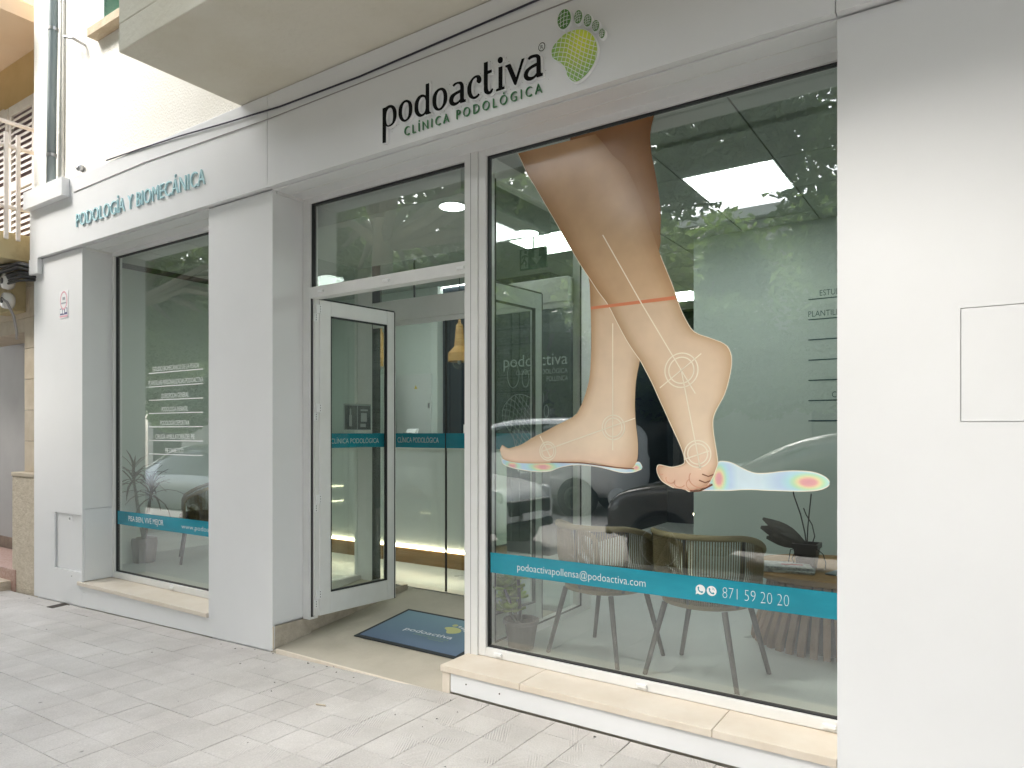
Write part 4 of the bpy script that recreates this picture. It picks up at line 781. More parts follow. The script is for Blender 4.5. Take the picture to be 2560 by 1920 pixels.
# ================================================================== interior
def struct(o, label=None):
    o['kind'] = 'structure'
    if label: o['label'] = label
    return o
FZ = .13
struct(B().box(-7.4,-4.62,.30,6.6,-.1,FZ).box(-4.62,-2.43,1.46,6.6,-.1,FZ).box(-2.43,.6,.30,6.6,-.1,FZ).build('interior_floor','int_floor'))
rp = B(); zr = lambda y: -.035+.121*y
rp.add([(-3.968,.002,zr(0)),(-2.486,.002,zr(0)),(-2.486,.30,zr(.3)),(-3.968,.30,zr(.3)),(-3.99,.30,zr(.3)),(-2.43,.30,zr(.3)),(-2.43,1.46,zr(1.37)),(-4.62,1.46,zr(1.37)),(-4.62,.30,zr(.3)),(-3.968,.002,-.2),(-2.486,.002,-.2)],[(0,1,2,3),(8,4,3,2,5,6,7),(9,10,1,0)])
struct(rp.build('entrance_ramp','concrete'),'worn concrete ramp rising from the pavement to the door')
rl = B().box(-3.90,-2.6,-.012,.006,zg(-3.2)-.03,zg(-3.2)+.012); struct(rl.build('ramp_edge','stone',bevel=.004),'pale worn mortar edge along the front of the entrance ramp')
# walls
struct(B().box(-7.6,-7.4,.30,6.6,-.1,3.4).build('wall_left','int_wall'))
struct(B().box(-7.4,-5.20,3.2,3.3,-.1,3.4).build('wall_behind_counter','int_wall'))
struct(B().box(-2.08,.8,2.92,3.02,-.1,3.4).box(-2.08,-1.98,3.02,6.6,-.1,3.4).build('wall_back','int_wall'))
struct(B().box(.6,.8,.30,2.92,-.1,3.4).build('wall_right','int_wall'))
struct(B().box(-7.4,-1.98,6.6,6.7,-.1,3.4).build('wall_corridor_end','navy'))
struct(B().box(-3.86,-3.76,3.3,6.6,-.1,3.4).build('wall_corridor','navy'))
struct(B().box(-7.5,.8,.345,6.7,3.42,3.5).build('roof_slab','plaster'))
# navy panelled front with door mouldings
nv = thing('navy_panelling','dark navy panelled cupboard wall behind the counter','panelling',(-4.5,3.3,.13))
box('panel_back','navy',-5.20,-3.86,3.3,3.36,FZ,3.1,nv)
for x0,x1 in ((-5.12,-4.72),(-4.64,-4.24),(-4.16,-3.9)):
    for z0,z1 in ((.25,1.2),(1.32,2.9)):
        m = B(); e=.03; m.box(x0,x1,3.285,3.3,z0,z0+e); m.box(x0,x1,3.285,3.3,z1-e,z1); m.box(x0,x0+e,3.285,3.3,z0+e,z1-e); m.box(x1-e,x1,3.285,3.3,z0+e,z1-e); m.build('moulding','navy',nv)
# ceiling grid of tiles with light panels
led_cells = [(-1.66,1.46),(-5.26,1.46),(-6.46,3.26),(-5.26,3.26),(-3.46,2.06),(-3.46,5.06)]
ceil = B().box(-7.4,.6,.345,6.6,3.125,3.14).build('ceiling','gasket'); struct(ceil,'suspended mineral tile ceiling of the clinic')
tme = bpy.data.meshes.new('ceiling_tile'); tb_ = B().box(0,.590,0,.590,0,.015); tme.from_pydata(tb_.v,[],tb_.f); tme.materials.append(M['ceil'])
for i in range(-10,4):
    for j in range(-2,9):
        x = -1.66+.6*i; y = 1.46+.6*j
        if x < -7.4 or x > .2 or y < .2 or y > 6.2: continue
        if any(abs(x-a) < .05 and abs(y-b_) < .05 for a,b_ in led_cells): continue
        if -4.7 < x < -3.2 and y < .9: continue
        t = bpy.data.objects.new('ceiling_tile', tme); COL.objects.link(t); t.parent = ceil; t.location = (x+.005, max(y,.35)+.005, 3.10)
labs = ['square ceiling light panel seen bright through the big window, to the right of the legs','ceiling light panel cut by the vestibule post, seen through the light above the door','ceiling light panel deep in the room, left of the row behind the counter','ceiling light panel over the counter beside the hanging wooden lamp','ceiling light panel half hidden by the printed thigh behind the vestibule','small far ceiling light panel at the corridor end, behind the printed shin']
for k,(x,y) in enumerate(led_cells):
    t = thing('ceiling_light', labs[k], 'ceiling light', (x,y,3.1), 'square light panels in the suspended ceiling')
    box('light_frame','white',x+.004,x+.596,y+.004,y+.596,3.099,3.112,t); box('diffuser','led',x+.018,x+.582,y+.018,y+.582,3.096,3.0995,t)
struct(B().box(-4.60,-2.62,.345,1.395,2.87,3.12).build('vestibule_soffit','plaster'),'white plasterboard soffit above the vestibule')
for k,(x,y) in enumerate(((-2.81,.50),(-2.74,1.27))):
    t = thing('downlight',['round flush ceiling light seen through the light above the door','round flush ceiling light seen edge-on through the big window, left of the legs'][k],'ceiling light',(x,y,2.87),'round flush lights in the vestibule soffit')
    B().lathe([(.086,0),(.091,-.006),(.084,-.008)],(x,y,2.8705),28).build('light_ring','white',t); B().lathe([(.082,-.0005),(.082,.0)],(x,y,2.8615),28).build('diffuser','led',t)
# vestibule partitions
vs_ = thing('vestibule_partition','white framed glass partition right of the entrance, behind the big window','partition',(-2.43,.9,.13))
f = B(); f.box(-2.47,-2.40,.33,.39,FZ-.1,2.93); f.box(-2.47,-2.40,1.466,1.62,FZ,3.05); f.box(-2.47,-2.40,.39,1.466,.10,.175); f.box(-2.47,-2.40,.39,1.466,2.93,3.05); f.build('partition_frame','frame',vs_,bevel=.004)
B().box(-2.403,-2.398,.39,.40,.175,2.93).box(-2.403,-2.398,1.452,1.466,.175,2.93).box(-2.403,-2.398,.40,1.452,.175,.185).build('gasket','gasket',vs_)
B().box(-2.436,-2.430,.39,1.466,.175,2.93).build('pane','glass_in',vs_)
vl = thing('vestibule_partition','white framed glass partition left of the entrance, seen through the open door leaf','partition',(-4.6,.9,.13))
f = B(); f.box(-4.65,-4.57,.33,.40,FZ-.1,3.05); f.box(-4.65,-4.43,1.40,1.50,FZ-.05,3.05); f.box(-4.65,-4.57,.40,1.40,.03,.16); f.box(-4.65,-4.57,.40,1.40,2.93,3.05); f.build('partition_frame','frame',vl,bevel=.004)
B().box(-4.612,-4.606,.40,1.40,.16,2.93).build('pane','glass_in',vl); B().box(-4.432,-4.426,1.402,1.498,.13,3.05).build('gasket','gasket',vl)
sd_ = thing('sliding_door','inner glass sliding door with a teal band and white print','door',(-3.4,1.45,.13))
f = B(); f.box(-4.43,-2.47,1.40,1.54,2.37,2.55); f.box(-4.43,-2.47,1.405,1.425,2.33,2.369); f.build('header_rail','frame',sd_,bevel=.004)
B().box(-4.43,-2.47,1.42,1.428,.13,2.33).build('pane','glass_in',sd_); B().box(-4.43,-2.47,1.44,1.446,2.55,3.0).build('transom_pane','glass_in',sd_)
B().box(-3.62,-3.612,1.412,1.43,.13,2.33).box(-4.43,-2.47,1.439,1.447,2.55,2.556).box(-3.98,-3.972,1.436,1.45,2.556,3.0).box(-3.22,-3.212,1.436,1.45,2.556,3.0).build('gasket','gasket',sd_)
B().box(-4.43,-2.47,1.39,1.50,.118,.134).build('floor_track','steel',sd_)
B().box(-4.42,-2.48,1.4165,1.418,1.295,1.416).build('band','teal_vinyl',sd_)
wall_text('band_lettering','CLÍNICA PODOLÓGICA',-4.143,-3.690,1.338,1.380,1.4158,'white_vinyl',sd_,offset=-.012)
M['frost'] = pm('frosted_print',(.62,.68,.64),.6)
wall_text('logo_lettering','podoactiva',-3.045,-2.485,1.918,2.005,1.4158,'frost',sd_,offset=.0)
wall_text('logo_lettering','CLÍNICA PODOLÓGICA',-2.93,-2.485,1.855,1.888,1.4158,'frost',sd_,offset=-.01)
wall_text('logo_lettering','POLLENÇA',-2.66,-2.482,1.800,1.834,1.4158,'frost',sd_,offset=-.01)
b = B(); sx = lambda p: (-2.955+(p[0]-SOLE[0][0]-.07)*1.45, 1.83+(p[1]-3.40)*2.1)
for P in (SOLE,TOE1,TOE2,TOE3,TOE4,TOE5): ribbon(b,[sx(p) for p in smoothpoly(P,3)],.004,1.4157,True)
for ln in SOLEGRID:
    run = []
    for q in lerp_path(ln,4):
        if inside(q,SOLE): run.append(q)
        else:
            if len(run) > 2: ribbon(b,[sx(p) for p in run],.003,1.4157)
            run = []
b.build('footprint_outline','frost',sd_)
# reception counter
ct = thing('reception_counter','white reception counter with a lit wooden plinth behind the glass door','counter',(-5.2,2.5,FZ))
box('counter_front','counter',-6.6,-3.99,2.20,2.26,.30,1.26,ct); box('counter_top','counter',-6.62,-3.97,2.19,2.85,1.262,1.30,ct,bevel=.004); box('counter_body','counter',-6.6,-3.99,2.262,2.84,.30,1.26,ct)
box('plinth_board','wood',-6.6,-3.985,2.19,2.84,FZ,.278,ct); box('light_strip','ledstrip',-6.6,-4.0,2.185,2.199,.281,.298,ct)
br = thing('brochure_stand','white leaning brochure holder at the left of the counter top','brochure holder',(-4.92,2.4,1.3))
B().prism([(2.36,1.302),(2.44,1.302),(2.50,1.46),(2.47,1.46)],0,-4.99,-4.86).build('holder','white',br); B().box(-4.985,-4.865,2.395,2.40,1.33,1.42).build('leaflet','paper',br)
cbx = B().box(-4.20,-4.08,2.40,2.48,1.302,1.50).box(-4.27,-4.21,2.38,2.46,1.302,1.325); tag(cbx.build('card_box','white',bevel=.003),'small white box at the right end of the counter','box')
ec = thing('electrical_cabinet','pale electrical cabinet door with a warning triangle on the wall behind the counter','cabinet',(-5.48,3.19,1.6))
box('cabinet_door','plaster',-5.80,-5.27,3.17,3.199,.9,2.10,ec,bevel=.004); V,F = [( -5.525,3.1685,1.93),(-5.475,3.1685,1.93),(-5.5,3.1685,1.975)],[(0,1,2)]; B().add(V,F).build('warning_triangle','yellow',ec); B().box(-5.303,-5.290,3.155,3.169,1.70,1.76).build('handle','steel',ec)
tag(B().box(-5.93,-5.84,3.17,3.199,2.03,2.15).box(-5.90,-5.885,3.165,3.17,2.06,2.09).build('thermostat','white',bevel=.003),'small white wall control left of the electrical cabinet','thermostat')
def pendant(x,y,z,lab):
    t = thing('pendant_lamp',lab,'lamp',(x,y,z),'wooden pendant lamps over the counter')
    B().lathe([(.0,.43),(.013,.428),(.016,.39),(.035,.37),(.052,.16),(.056,.15),(.115,.085),(.118,.0),(.110,.0),(.105,.07),(.0,.10)],(x,y,z),28).build('lamp_shade','lampwood',t,smooth=False)
    B().lathe([(.0,-.078),(.035,-.07),(.062,-.045),(.072,-.005),(.065,.02)],(x,y,z),20).build('bulb','glass_in',t,smooth=True)
    B().lathe([(.0,-.03),(.018,-.02),(.022,.02)],(x,y,z),12).build('bulb_core','steel',t)
    B().tube([(x,y,z+.43),(x,y,3.1)],.004,6).build('cord','cable_black',t)
pendant(-4.405,2.6,2.14,'turned wooden pendant lamp hanging before the navy panelling'); pendant(-5.50,2.6,2.14,'wooden pendant lamp half hidden by the open door leaf stile')
ex = thing('exit_sign','grey-green emergency exit sign with a running figure and down arrow','exit sign',(-3.12,1.97,2.88))
B().box(-3.25,-2.99,1.955,1.975,2.79,2.965).build('plate','exit',ex)
b = B(); b.box(-3.235,-3.165,1.953,1.9555,2.80,2.955); b.build('doorway_mark','exitlight',ex)
b = B(); b.lathe([(.013,-.001),(.013,.001)],(-3.19,1.952,2.935),12,1); 
for P in ([(-3.192,2.915),(-3.205,2.875)],[(-3.205,2.875),(-3.185,2.85),(-3.19,2.815)],[(-3.205,2.875),(-3.22,2.845),(-3.238,2.84)],[(-3.192,2.91),(-3.17,2.895),(-3.16,2.905)],[(-3.195,2.91),(-3.222,2.90),(-3.225,2.885)]): ribbon(b,P,.012,1.9515)
b.build('running_figure','exit',ex)
b = B(); b.box(-3.105,-3.06,1.953,1.9555,2.87,2.945); b.add([(-3.135,1.953,2.885),(-3.0825,1.953,2.82),(-3.03,1.953,2.885)],[(0,1,2)]); b.build('arrow','exitlight',ex)
B().tube([(-3.12,1.965,2.965),(-3.12,1.965,3.1)],.008,6).build('hanger','steel',ex)
# wall list
wt = thing('wall_list','dark lettering and ruled lines of a service list on the back wall','wall lettering',(-.6,2.92,2.2))
zl = 2.475
for k,(s,x0,x1) in enumerate((('ESTUDIO BIOMECÁNICO DE LA PISADA',-1.063,-.13),('PLANTILLAS PERSONALIZADAS PODOACTIVA',-1.147,-.046),('QUIROPODIA GENERAL',-.88,-.31),('PODOLOGÍA INFANTIL',-.86,-.33),('PODOLOGÍA DEPORTIVA',-.89,-.30),('CIRUGÍA AMBULATORIA DEL PIE',-.975,-.205),('PIE DIABÉTICO',-.78,-.41))):
    z = zl-k*.160; wall_text('list_line',s,x0,x1,z+.022,z+.066,2.9185,'wall_text',wt,offset=-.006); B().box(-1.147,-.046,2.918,2.9195,z-.005,z+.004).build('rule','wall_text',wt)
# glowing strips in the recess, standing for reflected lines of light
for k,(z,x0) in enumerate(((.50,-3.6),(.70,-3.6))):
    t = B().box(-2.095,-2.083,2.95,5.2,z,z+.018); tag(t.build('light_strip','ledstrip'),['lower thin warm light strip along the recess wall behind the chairs','upper thin warm light strip along the recess wall behind the chairs'][k],'light strip')

# ------------------------------------------------------------------ rope chairs
def make_chair(lab):
    r = thing('rope_chair',lab,'chair',(0,0,0),'rope armchairs in the waiting area',world=False)
    def rimpt(a):  # horseshoe open to +y, back at -y
        rx = .285; ry = .27
        x = rx*math.sin(a)*(1.0); y = -ry*math.cos(a)
        z = .765-.13*max(0,(abs(a)-R(55))/R(75))**1.6
        return Vector((x,y,z))
    def seatpt(a): return Vector((.235*math.sin(a), -.225*math.cos(a), .405))
    A = [R(-128+256*k/46) for k in range(47)]
    rim = [rimpt(a) for a in A]; e0 = [Vector((rim[0].x*.93,rim[0].y+.02,.43)),Vector((rim[0].x*.99,rim[0].y+.02,.60))]; e1 = [Vector((-p.x,p.y,p.z)) for p in e0[::-1]]
    B().tube(e0+rim+e1,.0165,10).build('rim','rim',r,smooth=True)
    rp_ = B()
    for k in range(92):
        a = R(-124+248*k/91); p = rimpt(a); q = seatpt(a*1.0); m = p.lerp(q,.5)+Vector((.02*math.sin(a),-.025*math.cos(a),0))
        rp_.tube([p,p.lerp(m,.5),m,q.lerp(m,.5),q],.0036,5,False)
    rp_.build('rope_weave','rope',r,smooth=True,kind='stuff')
    for a in (-62,0,62): 
        p = rimpt(R(a)); q = seatpt(R(a)); B().tube([p,p.lerp(q,.5)+Vector((.012*math.sin(R(a)),-.015*math.cos(R(a)),0)),q],.009,6).build('back_strut','legmetal',r)
    s = B(); s.lathe([(.0,.385),(.20,.385),(.235,.395),(.235,.415),(.20,.425),(.0,.425)],(0,0,0),28); s.build('seat','rope',r,smooth=False)
    B().lathe([(.0,.428),(.19,.428),(.215,.445),(.21,.47),(.17,.485),(.0,.487)],(0,0.01,0),28).build('cushion','cushion',r,smooth=True)
    for sx_ in (-1,1):
        for sy in (-1,1):
            B().tube([(sx_*.165,sy*.16,.39),(sx_*.255,sy*.215,0)],[.016,.0125],8).build('leg','legmetal',r,smooth=True)
    return r
ch = make_chair('rope armchair at left behind the printed foot in the big window'); ch.location = (-1.83,.70,FZ); ch.rotation_euler = (0,0,R(-12))
c2 = copytree(ch,(-1.225,.695,FZ),R(-6)); c2['label'] = 'rope armchair beside the round table behind the big window'
c3 = copytree(ch,(-6.60,1.18,FZ),R(150)); c3['label'] = 'rope armchair standing behind the left window'
# round table with magazines and a pot
tbx,tby = -.80,1.72
tb2 = thing('round_table','round low wooden table with a flared slatted drum base','table',(tbx,tby,FZ))
B().lathe([(.0,.415),(.47,.415),(.478,.425),(.478,.448),(.47,.455),(.0,.455)],(tbx,tby,FZ),40).build('table_top','wood',tb2)
sb = B().prism([(.0,.0),(.002,0)],2,0,0) if False else None
for k in range(40):
    a = 2*math.pi*k/40; ca,sa = math.cos(a),math.sin(a); P = []
    for rr,z in ((.455,0),(.45,.05),(.375,.25),(.35,.414)):
        for t in (-1,1):
            for d in (0,-.03): P.append((tbx+(rr+d)*ca-t*.020*sa, tby+(rr+d)*sa+t*.020*ca, FZ+z))
    b = B(); F = []
    for s_ in range(3):
        o = 4*s_; F += [(o,o+2,o+6,o+4),(o+1,o+5,o+7,o+3),(o,o+4,o+5,o+1),(o+2,o+3,o+7,o+6)]
    F += [(0,1,3,2),(12,14,15,13)]
    b.add(P,F); b.build('slat','teak',tb2)
B().lathe([(.40,.01),(.33,.25),(.31,.40)],(tbx,tby,FZ),32).build('drum_core','slot',tb2)
zt = FZ+.456
def slabs(name, mat, cx,cy,w,h,t,rot,z): 
    b = B(); c,s = math.cos(rot),math.sin(rot); b.prism([(cx+x*c-y*s,cy+x*s+y*c) for x,y in ((-w/2,-h/2),(w/2,-h/2),(w/2,h/2),(-w/2,h/2))],2,z,z+t); return b
for k,(cx,cy,w,h,t,rot,z,mt,lab) in enumerate(((-.98,1.47,.30,.22,.016,.15,0,'paper','newspaper at the bottom of the pile on the left of the table'),(-.99,1.47,.27,.20,.018,.32,.017,'paper','folded newspaper on top of the pile on the left of the table'),(-.60,1.52,.30,.22,.008,-.25,0,'paper2','glossy magazine spread on the right of the table'),(-.62,1.86,.22,.28,.012,.5,0,'paper2','magazine behind the plant pot on the table'))):
    o = slabs('newspaper' if k < 2 else 'magazine',mt,cx,cy,w,h,t,rot,zt+z+.001).build('newspaper' if k < 2 else 'magazine',mt,bevel=.003); tag(o,lab,'newspaper' if k < 2 else 'magazine')
    if k == 1: slabs('headline','redprint',cx+.03,cy,.12,.03,.001,rot,zt+z+.0195).build('headline','redprint',o)
op = thing('orchid_pot','dark square pot with a withered orchid and dry stems on the table','potted plant',(-.90,1.56,zt))
px_,py_ = -.90,1.60
b = B(); vs2 = []
for hw,z in ((.048,.0),(.066,.125),(.074,.125),(.074,.155),(.062,.155),(.060,.12)): vs2 += [(px_+sx_*hw,py_+sy*hw,zt+.001+z) for sx_,sy in ((-1,-1),(1,-1),(1,1),(-1,1))]
b.add(vs2,[(3,2,1,0)]+[(4*i+k,4*i+(k+1)%4,4*(i+1)+(k+1)%4,4*(i+1)+k) for i in range(5) for k in range(4)]+[(20,21,22,23)]); b.build('pot','pot_dark',op)
for P,rr in (([(0,0,.12),(-.01,-.01,.22),(-.035,-.01,.33),(-.075,.0,.44),(-.09,.0,.52)],.004),([(.0,.0,.12),(.005,0,.25),(.015,0,.36),(.025,0,.46)],.004),([(.02,0,.12),(.045,0,.20),(.03,0,.27),(-.005,0,.33),(-.02,.0,.37)],.0035),([(-.04,-.03,.13),(-.09,-.03,.11),(-.10,-.04,.03),(-.08,-.05,.01)],.0035),([(.05,-.03,.14),(.10,-.04,.10),(.115,-.04,.05),(.11,-.04,.01)],.003),([(-.05,-.05,.12),(-.075,-.06,.06),(-.06,-.06,.03)],.0035)):
    B().tube([(px_+p[0],py_+p[1],zt+p[2]) for p in P],rr,6).build('stem','cable_black',op,smooth=True)
def leafm(name, mat, base, tip, w, parent, droop=.0, n=6, th=.004, face=(0,0,1)):
    base,tip = Vector(base),Vector(tip); d = tip-base; sd2 = d.cross(Vector(face))
    if sd2.length < 1e-4: sd2 = Vector((1,0,0))
    sd2.normalize(); up = sd2.cross(d).normalized(); vs = []
    for i in range(n+1):
        t = i/n; ww = w*math.sin(math.pi*min(.97,max(.06,t)**.8))**.75; c = base+d*t+up*(droop*math.sin(math.pi*t))
        vs += [c-sd2*ww+up*w*.25, c, c+sd2*ww+up*w*.25]
    k = len(vs); vs += [v-up*th for v in vs]; F = []
    for i in range(n):
        for j in (0,1): a = 3*i+j; F += [(a,a+1,a+4,a+3),(k+a,k+a+3,k+a+4,k+a+1)]
        F += [(3*i,3*i+3,k+3*i+3,k+3*i),(3*i+2,k+3*i+2,k+3*i+5,3*i+5)]
    return B().add(vs,F).build(name,mat,parent,smooth=True)
for tip,w in (((-.26,-.02,.29),.040),((-.27,-.03,.235),.045),((-.23,-.05,.175),.042)): leafm('leaf','leaf_dark',(px_-.02,py_-.01,zt+.15),(px_+tip[0],py_+tip[1],zt+tip[2]),w*1.1,op,.02,face=(.35,-1,.35))
# succulent by the window
sp_ = thing('succulent_plant','green succulent in a dark pot on the floor behind the window corner','potted plant',(-2.29,.50,FZ))
sx0,sy0 = -2.30,.52
B().lathe([(.0,0),(.075,0),(.10,.15),(.108,.155),(.108,.175),(.095,.175),(.09,.15),(.0,.15)],(sx0,sy0,FZ),24).build('pot','pot_grey',sp_,smooth=False)
for (cx,cy,cz,s) in ((-2.385,.47,.50,1.0),(-2.32,.52,.56,.72),(-2.40,.56,.42,.9),(-2.37,.50,.36,.8)):
    B().tube([(sx0,sy0,FZ+.15),((sx0+cx)/2,(sy0+cy)/2,(FZ+.15+cz)/2-.03),(cx,cy,cz-.02)],.010,6).build('stem','leaf_dark',sp_)
    for ring,(n,rad,el) in enumerate(((7,.125,5),(6,.10,35),(5,.065,62))):
        for k in range(n):
            a = 2*math.pi*(k+.5*ring)/n+cx*7; e = R(el); L = rad*s
            leafm('leaf','leaf_succ',(cx+.008*math.cos(a),cy+.008*math.sin(a),cz),(cx+L*math.cos(a)*math.cos(e),cy+L*math.sin(a)*math.cos(e),cz+L*math.sin(e)),.045*s,sp_,-.010,5,.006)
# dracaena and white plinth in the left window
dr = thing('dracaena_plant','spiky dracaena in a dark pot behind the left window','potted plant',(-6.95,.72,FZ))
B().lathe([(.0,0),(.10,0),(.12,.2),(.115,.24),(.10,.24),(.0,.22)],(-6.95,.76,FZ),20).build('pot','pot_grey',dr)
for (tx,ty,tz) in ((-7.0,.68,.95),(-6.90,.80,.82)):
    B().tube([(-6.95,.76,FZ+.22),((-6.95+tx)/2,(.76+ty)/2,.6),(tx,ty,tz)],[.022,.016,.012],7).build('trunk','bark',dr,smooth=True)
    for k in range(26):
        a = rnd.uniform(0,6.28); e = rnd.uniform(-.9,1.35); L = rnd.uniform(.20,.34); z = tz+rnd.uniform(-.05,.03)
        leafm('leaf','leaf_drac',(tx,ty,z),(tx+L*math.cos(a)*math.cos(e),ty+L*math.sin(a)*math.cos(e),z+L*math.sin(e)*.95),.011,dr,.05,4,.002)
tag(box('white_pedestal','plaster',-7.19,-6.99,.52,.70,FZ,.83,bevel=.003),'white square pedestal beside the spiky plant in the left window','pedestal')
# doormat
mt = thing('doormat','blue doormat with a black rubber border and a printed footprint logo','doormat',(-3.1,.65,.03))
def mz(y,d): return zr(y)+d
def mslab(x0,x1,y0,y1,d0,d1): return B().add([(x0,y0,mz(y0,d0)),(x1,y0,mz(y0,d0)),(x1,y1,mz(y1,d0)),(x0,y1,mz(y1,d0)),(x0,y0,mz(y0,d1)),(x1,y0,mz(y0,d1)),(x1,y1,mz(y1,d1)),(x0,y1,mz(y1,d1))],[(0,3,2,1),(4,5,6,7),(0,1,5,4),(1,2,6,5),(2,3,7,6),(3,0,4,7)])
mslab(-3.605,-2.70,.405,.962,.002,.008).build('border','mat_edge',mt,bevel=.002)
def matmat():
    m,n,l,b = newmat('blue_mat_pile'); b.inputs['Roughness'].default_value = .95; b.inputs['Specular IOR Level'].default_value = .1
    tc = n.new('ShaderNodeTexCoord'); sp = n.new('ShaderNodeSeparateXYZ'); l.new(tc.outputs['Object'],sp.inputs[0]); mr = n.new('ShaderNodeMapRange'); mr.inputs['From Min'].default_value=.44; mr.inputs['From Max'].default_value=.93; l.new(sp.outputs['Y'],mr.inputs['Value'])
    cr = n.new('ShaderNodeValToRGB'); e = cr.color_ramp.elements; e[0].color=(.13,.18,.26,1); e[1].color=(.22,.33,.39,1); l.new(mr.outputs[0],cr.inputs[0])
    nz = n.new('ShaderNodeTexNoise'); nz.inputs['Scale'].default_value=260; l.new(tc.outputs['Object'],nz.inputs['Vector']); bp = n.new('ShaderNodeBump'); bp.inputs['Strength'].default_value=.5; bp.inputs['Distance'].default_value=.004; l.new(nz.outputs['Fac'],bp.inputs['Height']); l.new(bp.outputs[0],b.inputs['Normal']); l.new(cr.outputs[0],b.inputs['Base Color']); return m
M['matpile'] = matmat(); M['matyellow'] = pm('mat_yellow',(.52,.53,.25),.95); M['matgreen'] = pm('mat_green',(.22,.32,.22),.95); M['matwhite'] = pm('mat_white',(.62,.66,.70),.95)
mslab(-3.575,-2.73,.435,.932,.008,.010).build('pile','matpile',mt)
def mat_print(V,F,mat,name): B().add([(v[0],v[2],mz(v[2],.0108)) for v in V],F).build(name,mat,mt)
V,F = fit_text('podoactiva',-3.345,-2.925,.625,.672,.012); mat_print([(v[0],0,v[2]) for v in V],F,'matwhite','logo_lettering')
V,F = fit_text('CLÍNICA PODOLÓGICA',-3.23,-2.925,.592,.613,0); mat_print(V,F,'matgreen','logo_lettering')
V,F = fit_text('POLLENSA',-3.08,-2.945,.566,.581,0); mat_print(V,F,'matgreen','logo_lettering')
sc_ = lambda p: (-3.095+(p[0]-SOLE[0][0])*.62, 0, .70+(p[1]-min(q[1] for q in SOLE))*.42)
for P,mm in ((SOLE,'matyellow'),(TOE1,'matyellow'),(TOE2,'matwhite'),(TOE3,'matwhite'),(TOE4,'matwhite'),(TOE5,'matwhite')):
    V,F = flat_fill(smoothpoly(P,3)); mat_print([sc_(v) for v in V],F,mm,'footprint')

# ================================================================== neighbour building at far left
nb = thing('neighbour_building','ochre and stone neighbouring building with a balcony at the far left','building',(-8.5,.3,0))
gl0 = -.20
for k in range(8):
    z0 = 1.03+.3075*k; z1 = z0+.3035
    if k < 5: box('stone_block','nb_stone',-7.966,-7.50,.10,.4,z0,min(z1,3.2),nb,bevel=.004)
    else:
        if z0 > 3: break
        for j,x0 in enumerate((-9.6,-8.75,-8.05)):
            x1 = (-8.753,-8.053,-7.50)[j]; box('stone_block','nb_stone',x0+(.2 if k%2 else 0)*(j>0),x1+(.2 if k%2 else 0)*(j<2),.10,.4,z0,z1,nb,bevel=.004)
box('lintel_underside','nb_stone',-9.6,-7.966,.11,.5,2.43,2.565,nb)
box('mortar_back','dirt',-7.96,-7.5,.13,.4,1.0,3.0,nb)
box('plinth','nb_rough',-8.07,-7.5,.03,.4,-.25,.985,nb,bevel=.01,label='rough bush-hammered stone plinth at the corner'); box('plinth_cap','nb_stone',-8.07,-7.5,.02,.4,.986,1.028,nb,bevel=.008)
box('doorway_wall','nb_grey',-10.5,-7.9,.55,.65,.12,2.6,nb); box('skirting','nb_brown',-10.5,-7.9,.53,.55,.06,.19,nb)
box('step_floor','nb_pink',-10.5,-7.97,.02,.55,-.25,.055,nb,bevel=.006); box('low_kerb','nb_rough',-10.5,-8.07,-.08,.02,-.3,-.06,nb)
box('side_wall','nb_yellow',-10.6,-7.5,.30,.6,3.1,8,nb)
box('upper_soffit','nb_peach',-10.6,-7.72,-.45,.30,5.44,5.6,nb); 
bs = box('balcony_slab','nb_slab',-10.6,-7.72,-.42,.30,3.08,3.335,nb,bevel=.006)
for z in (4.375,4.15,3.57): B().tube([(-7.70,.28,z),(-7.70,-.42,z)],.020,8).build('rail','nb_shutter',bs)
for k in range(4): B().box(-7.692,-7.665,-.172-.1*k+.0+.088,-.134-.1*k+.088,3.255,4.268).build('baluster','nb_shutter',bs,bevel=.008)
shx = B(); shx.box(-9.5,-8.90,.26,.30,4.88,4.96); shx.build('shutter_head','nb_shutter',nb)
for x0,x1 in ((-9.5,-8.80),(-8.77,-8.15)):
    s = B(); s.box(x0,x0+.06,.262,.295,3.34,4.94); s.box(x1-.06,x1,.262,.295,3.34,4.94); s.box(x0+.06,x1-.06,.262,.295,4.84,4.94); s.box(x0+.06,x1-.06,.262,.295,4.02,4.12); so = s.build('louvre_shutter','nb_shutter',nb)
    B().box(x0+.06,x1-.06,.29,.298,3.34,4.84).build('shutter_gap','nb_dark',so)
    for k in range(22):
        z = 3.37+k*.066
        if 4.0 < z < 4.12: continue
        B().add([(x0+.06,.262,z),(x1-.06,.262,z),(x1-.06,.288,z+.045),(x0+.06,.288,z+.045),(x0+.06,.262,z+.012),(x1-.06,.262,z+.012),(x1-.06,.288,z+.057),(x0+.06,.288,z+.057)],[(0,3,2,1),(4,5,6,7),(0,1,5,4),(2,3,7,6),(0,4,7,3),(1,2,6,5)]).build('slat','nb_shutter',so)
ib = box('meter_box','nb_slab',-8.35,-7.93,-.02,.10,2.62,2.98,bevel=.006); tag(ib,'ochre box with two ceramic cable insulators under the neighbour balcony','electrical box')
for z in (2.90,2.71): B().lathe([(.030,-.09),(.075,-.08),(.082,-.03),(.07,.0),(.03,.0)],(-7.92,-.02,z),18,1).build('insulator','ceramic',ib,smooth=True); B().lathe([(.0,-.095),(.03,-.095),(.03,-.08)],(-7.92,-.02,z),12,1).build('insulator_hole','gasket',ib)
cbk = B()
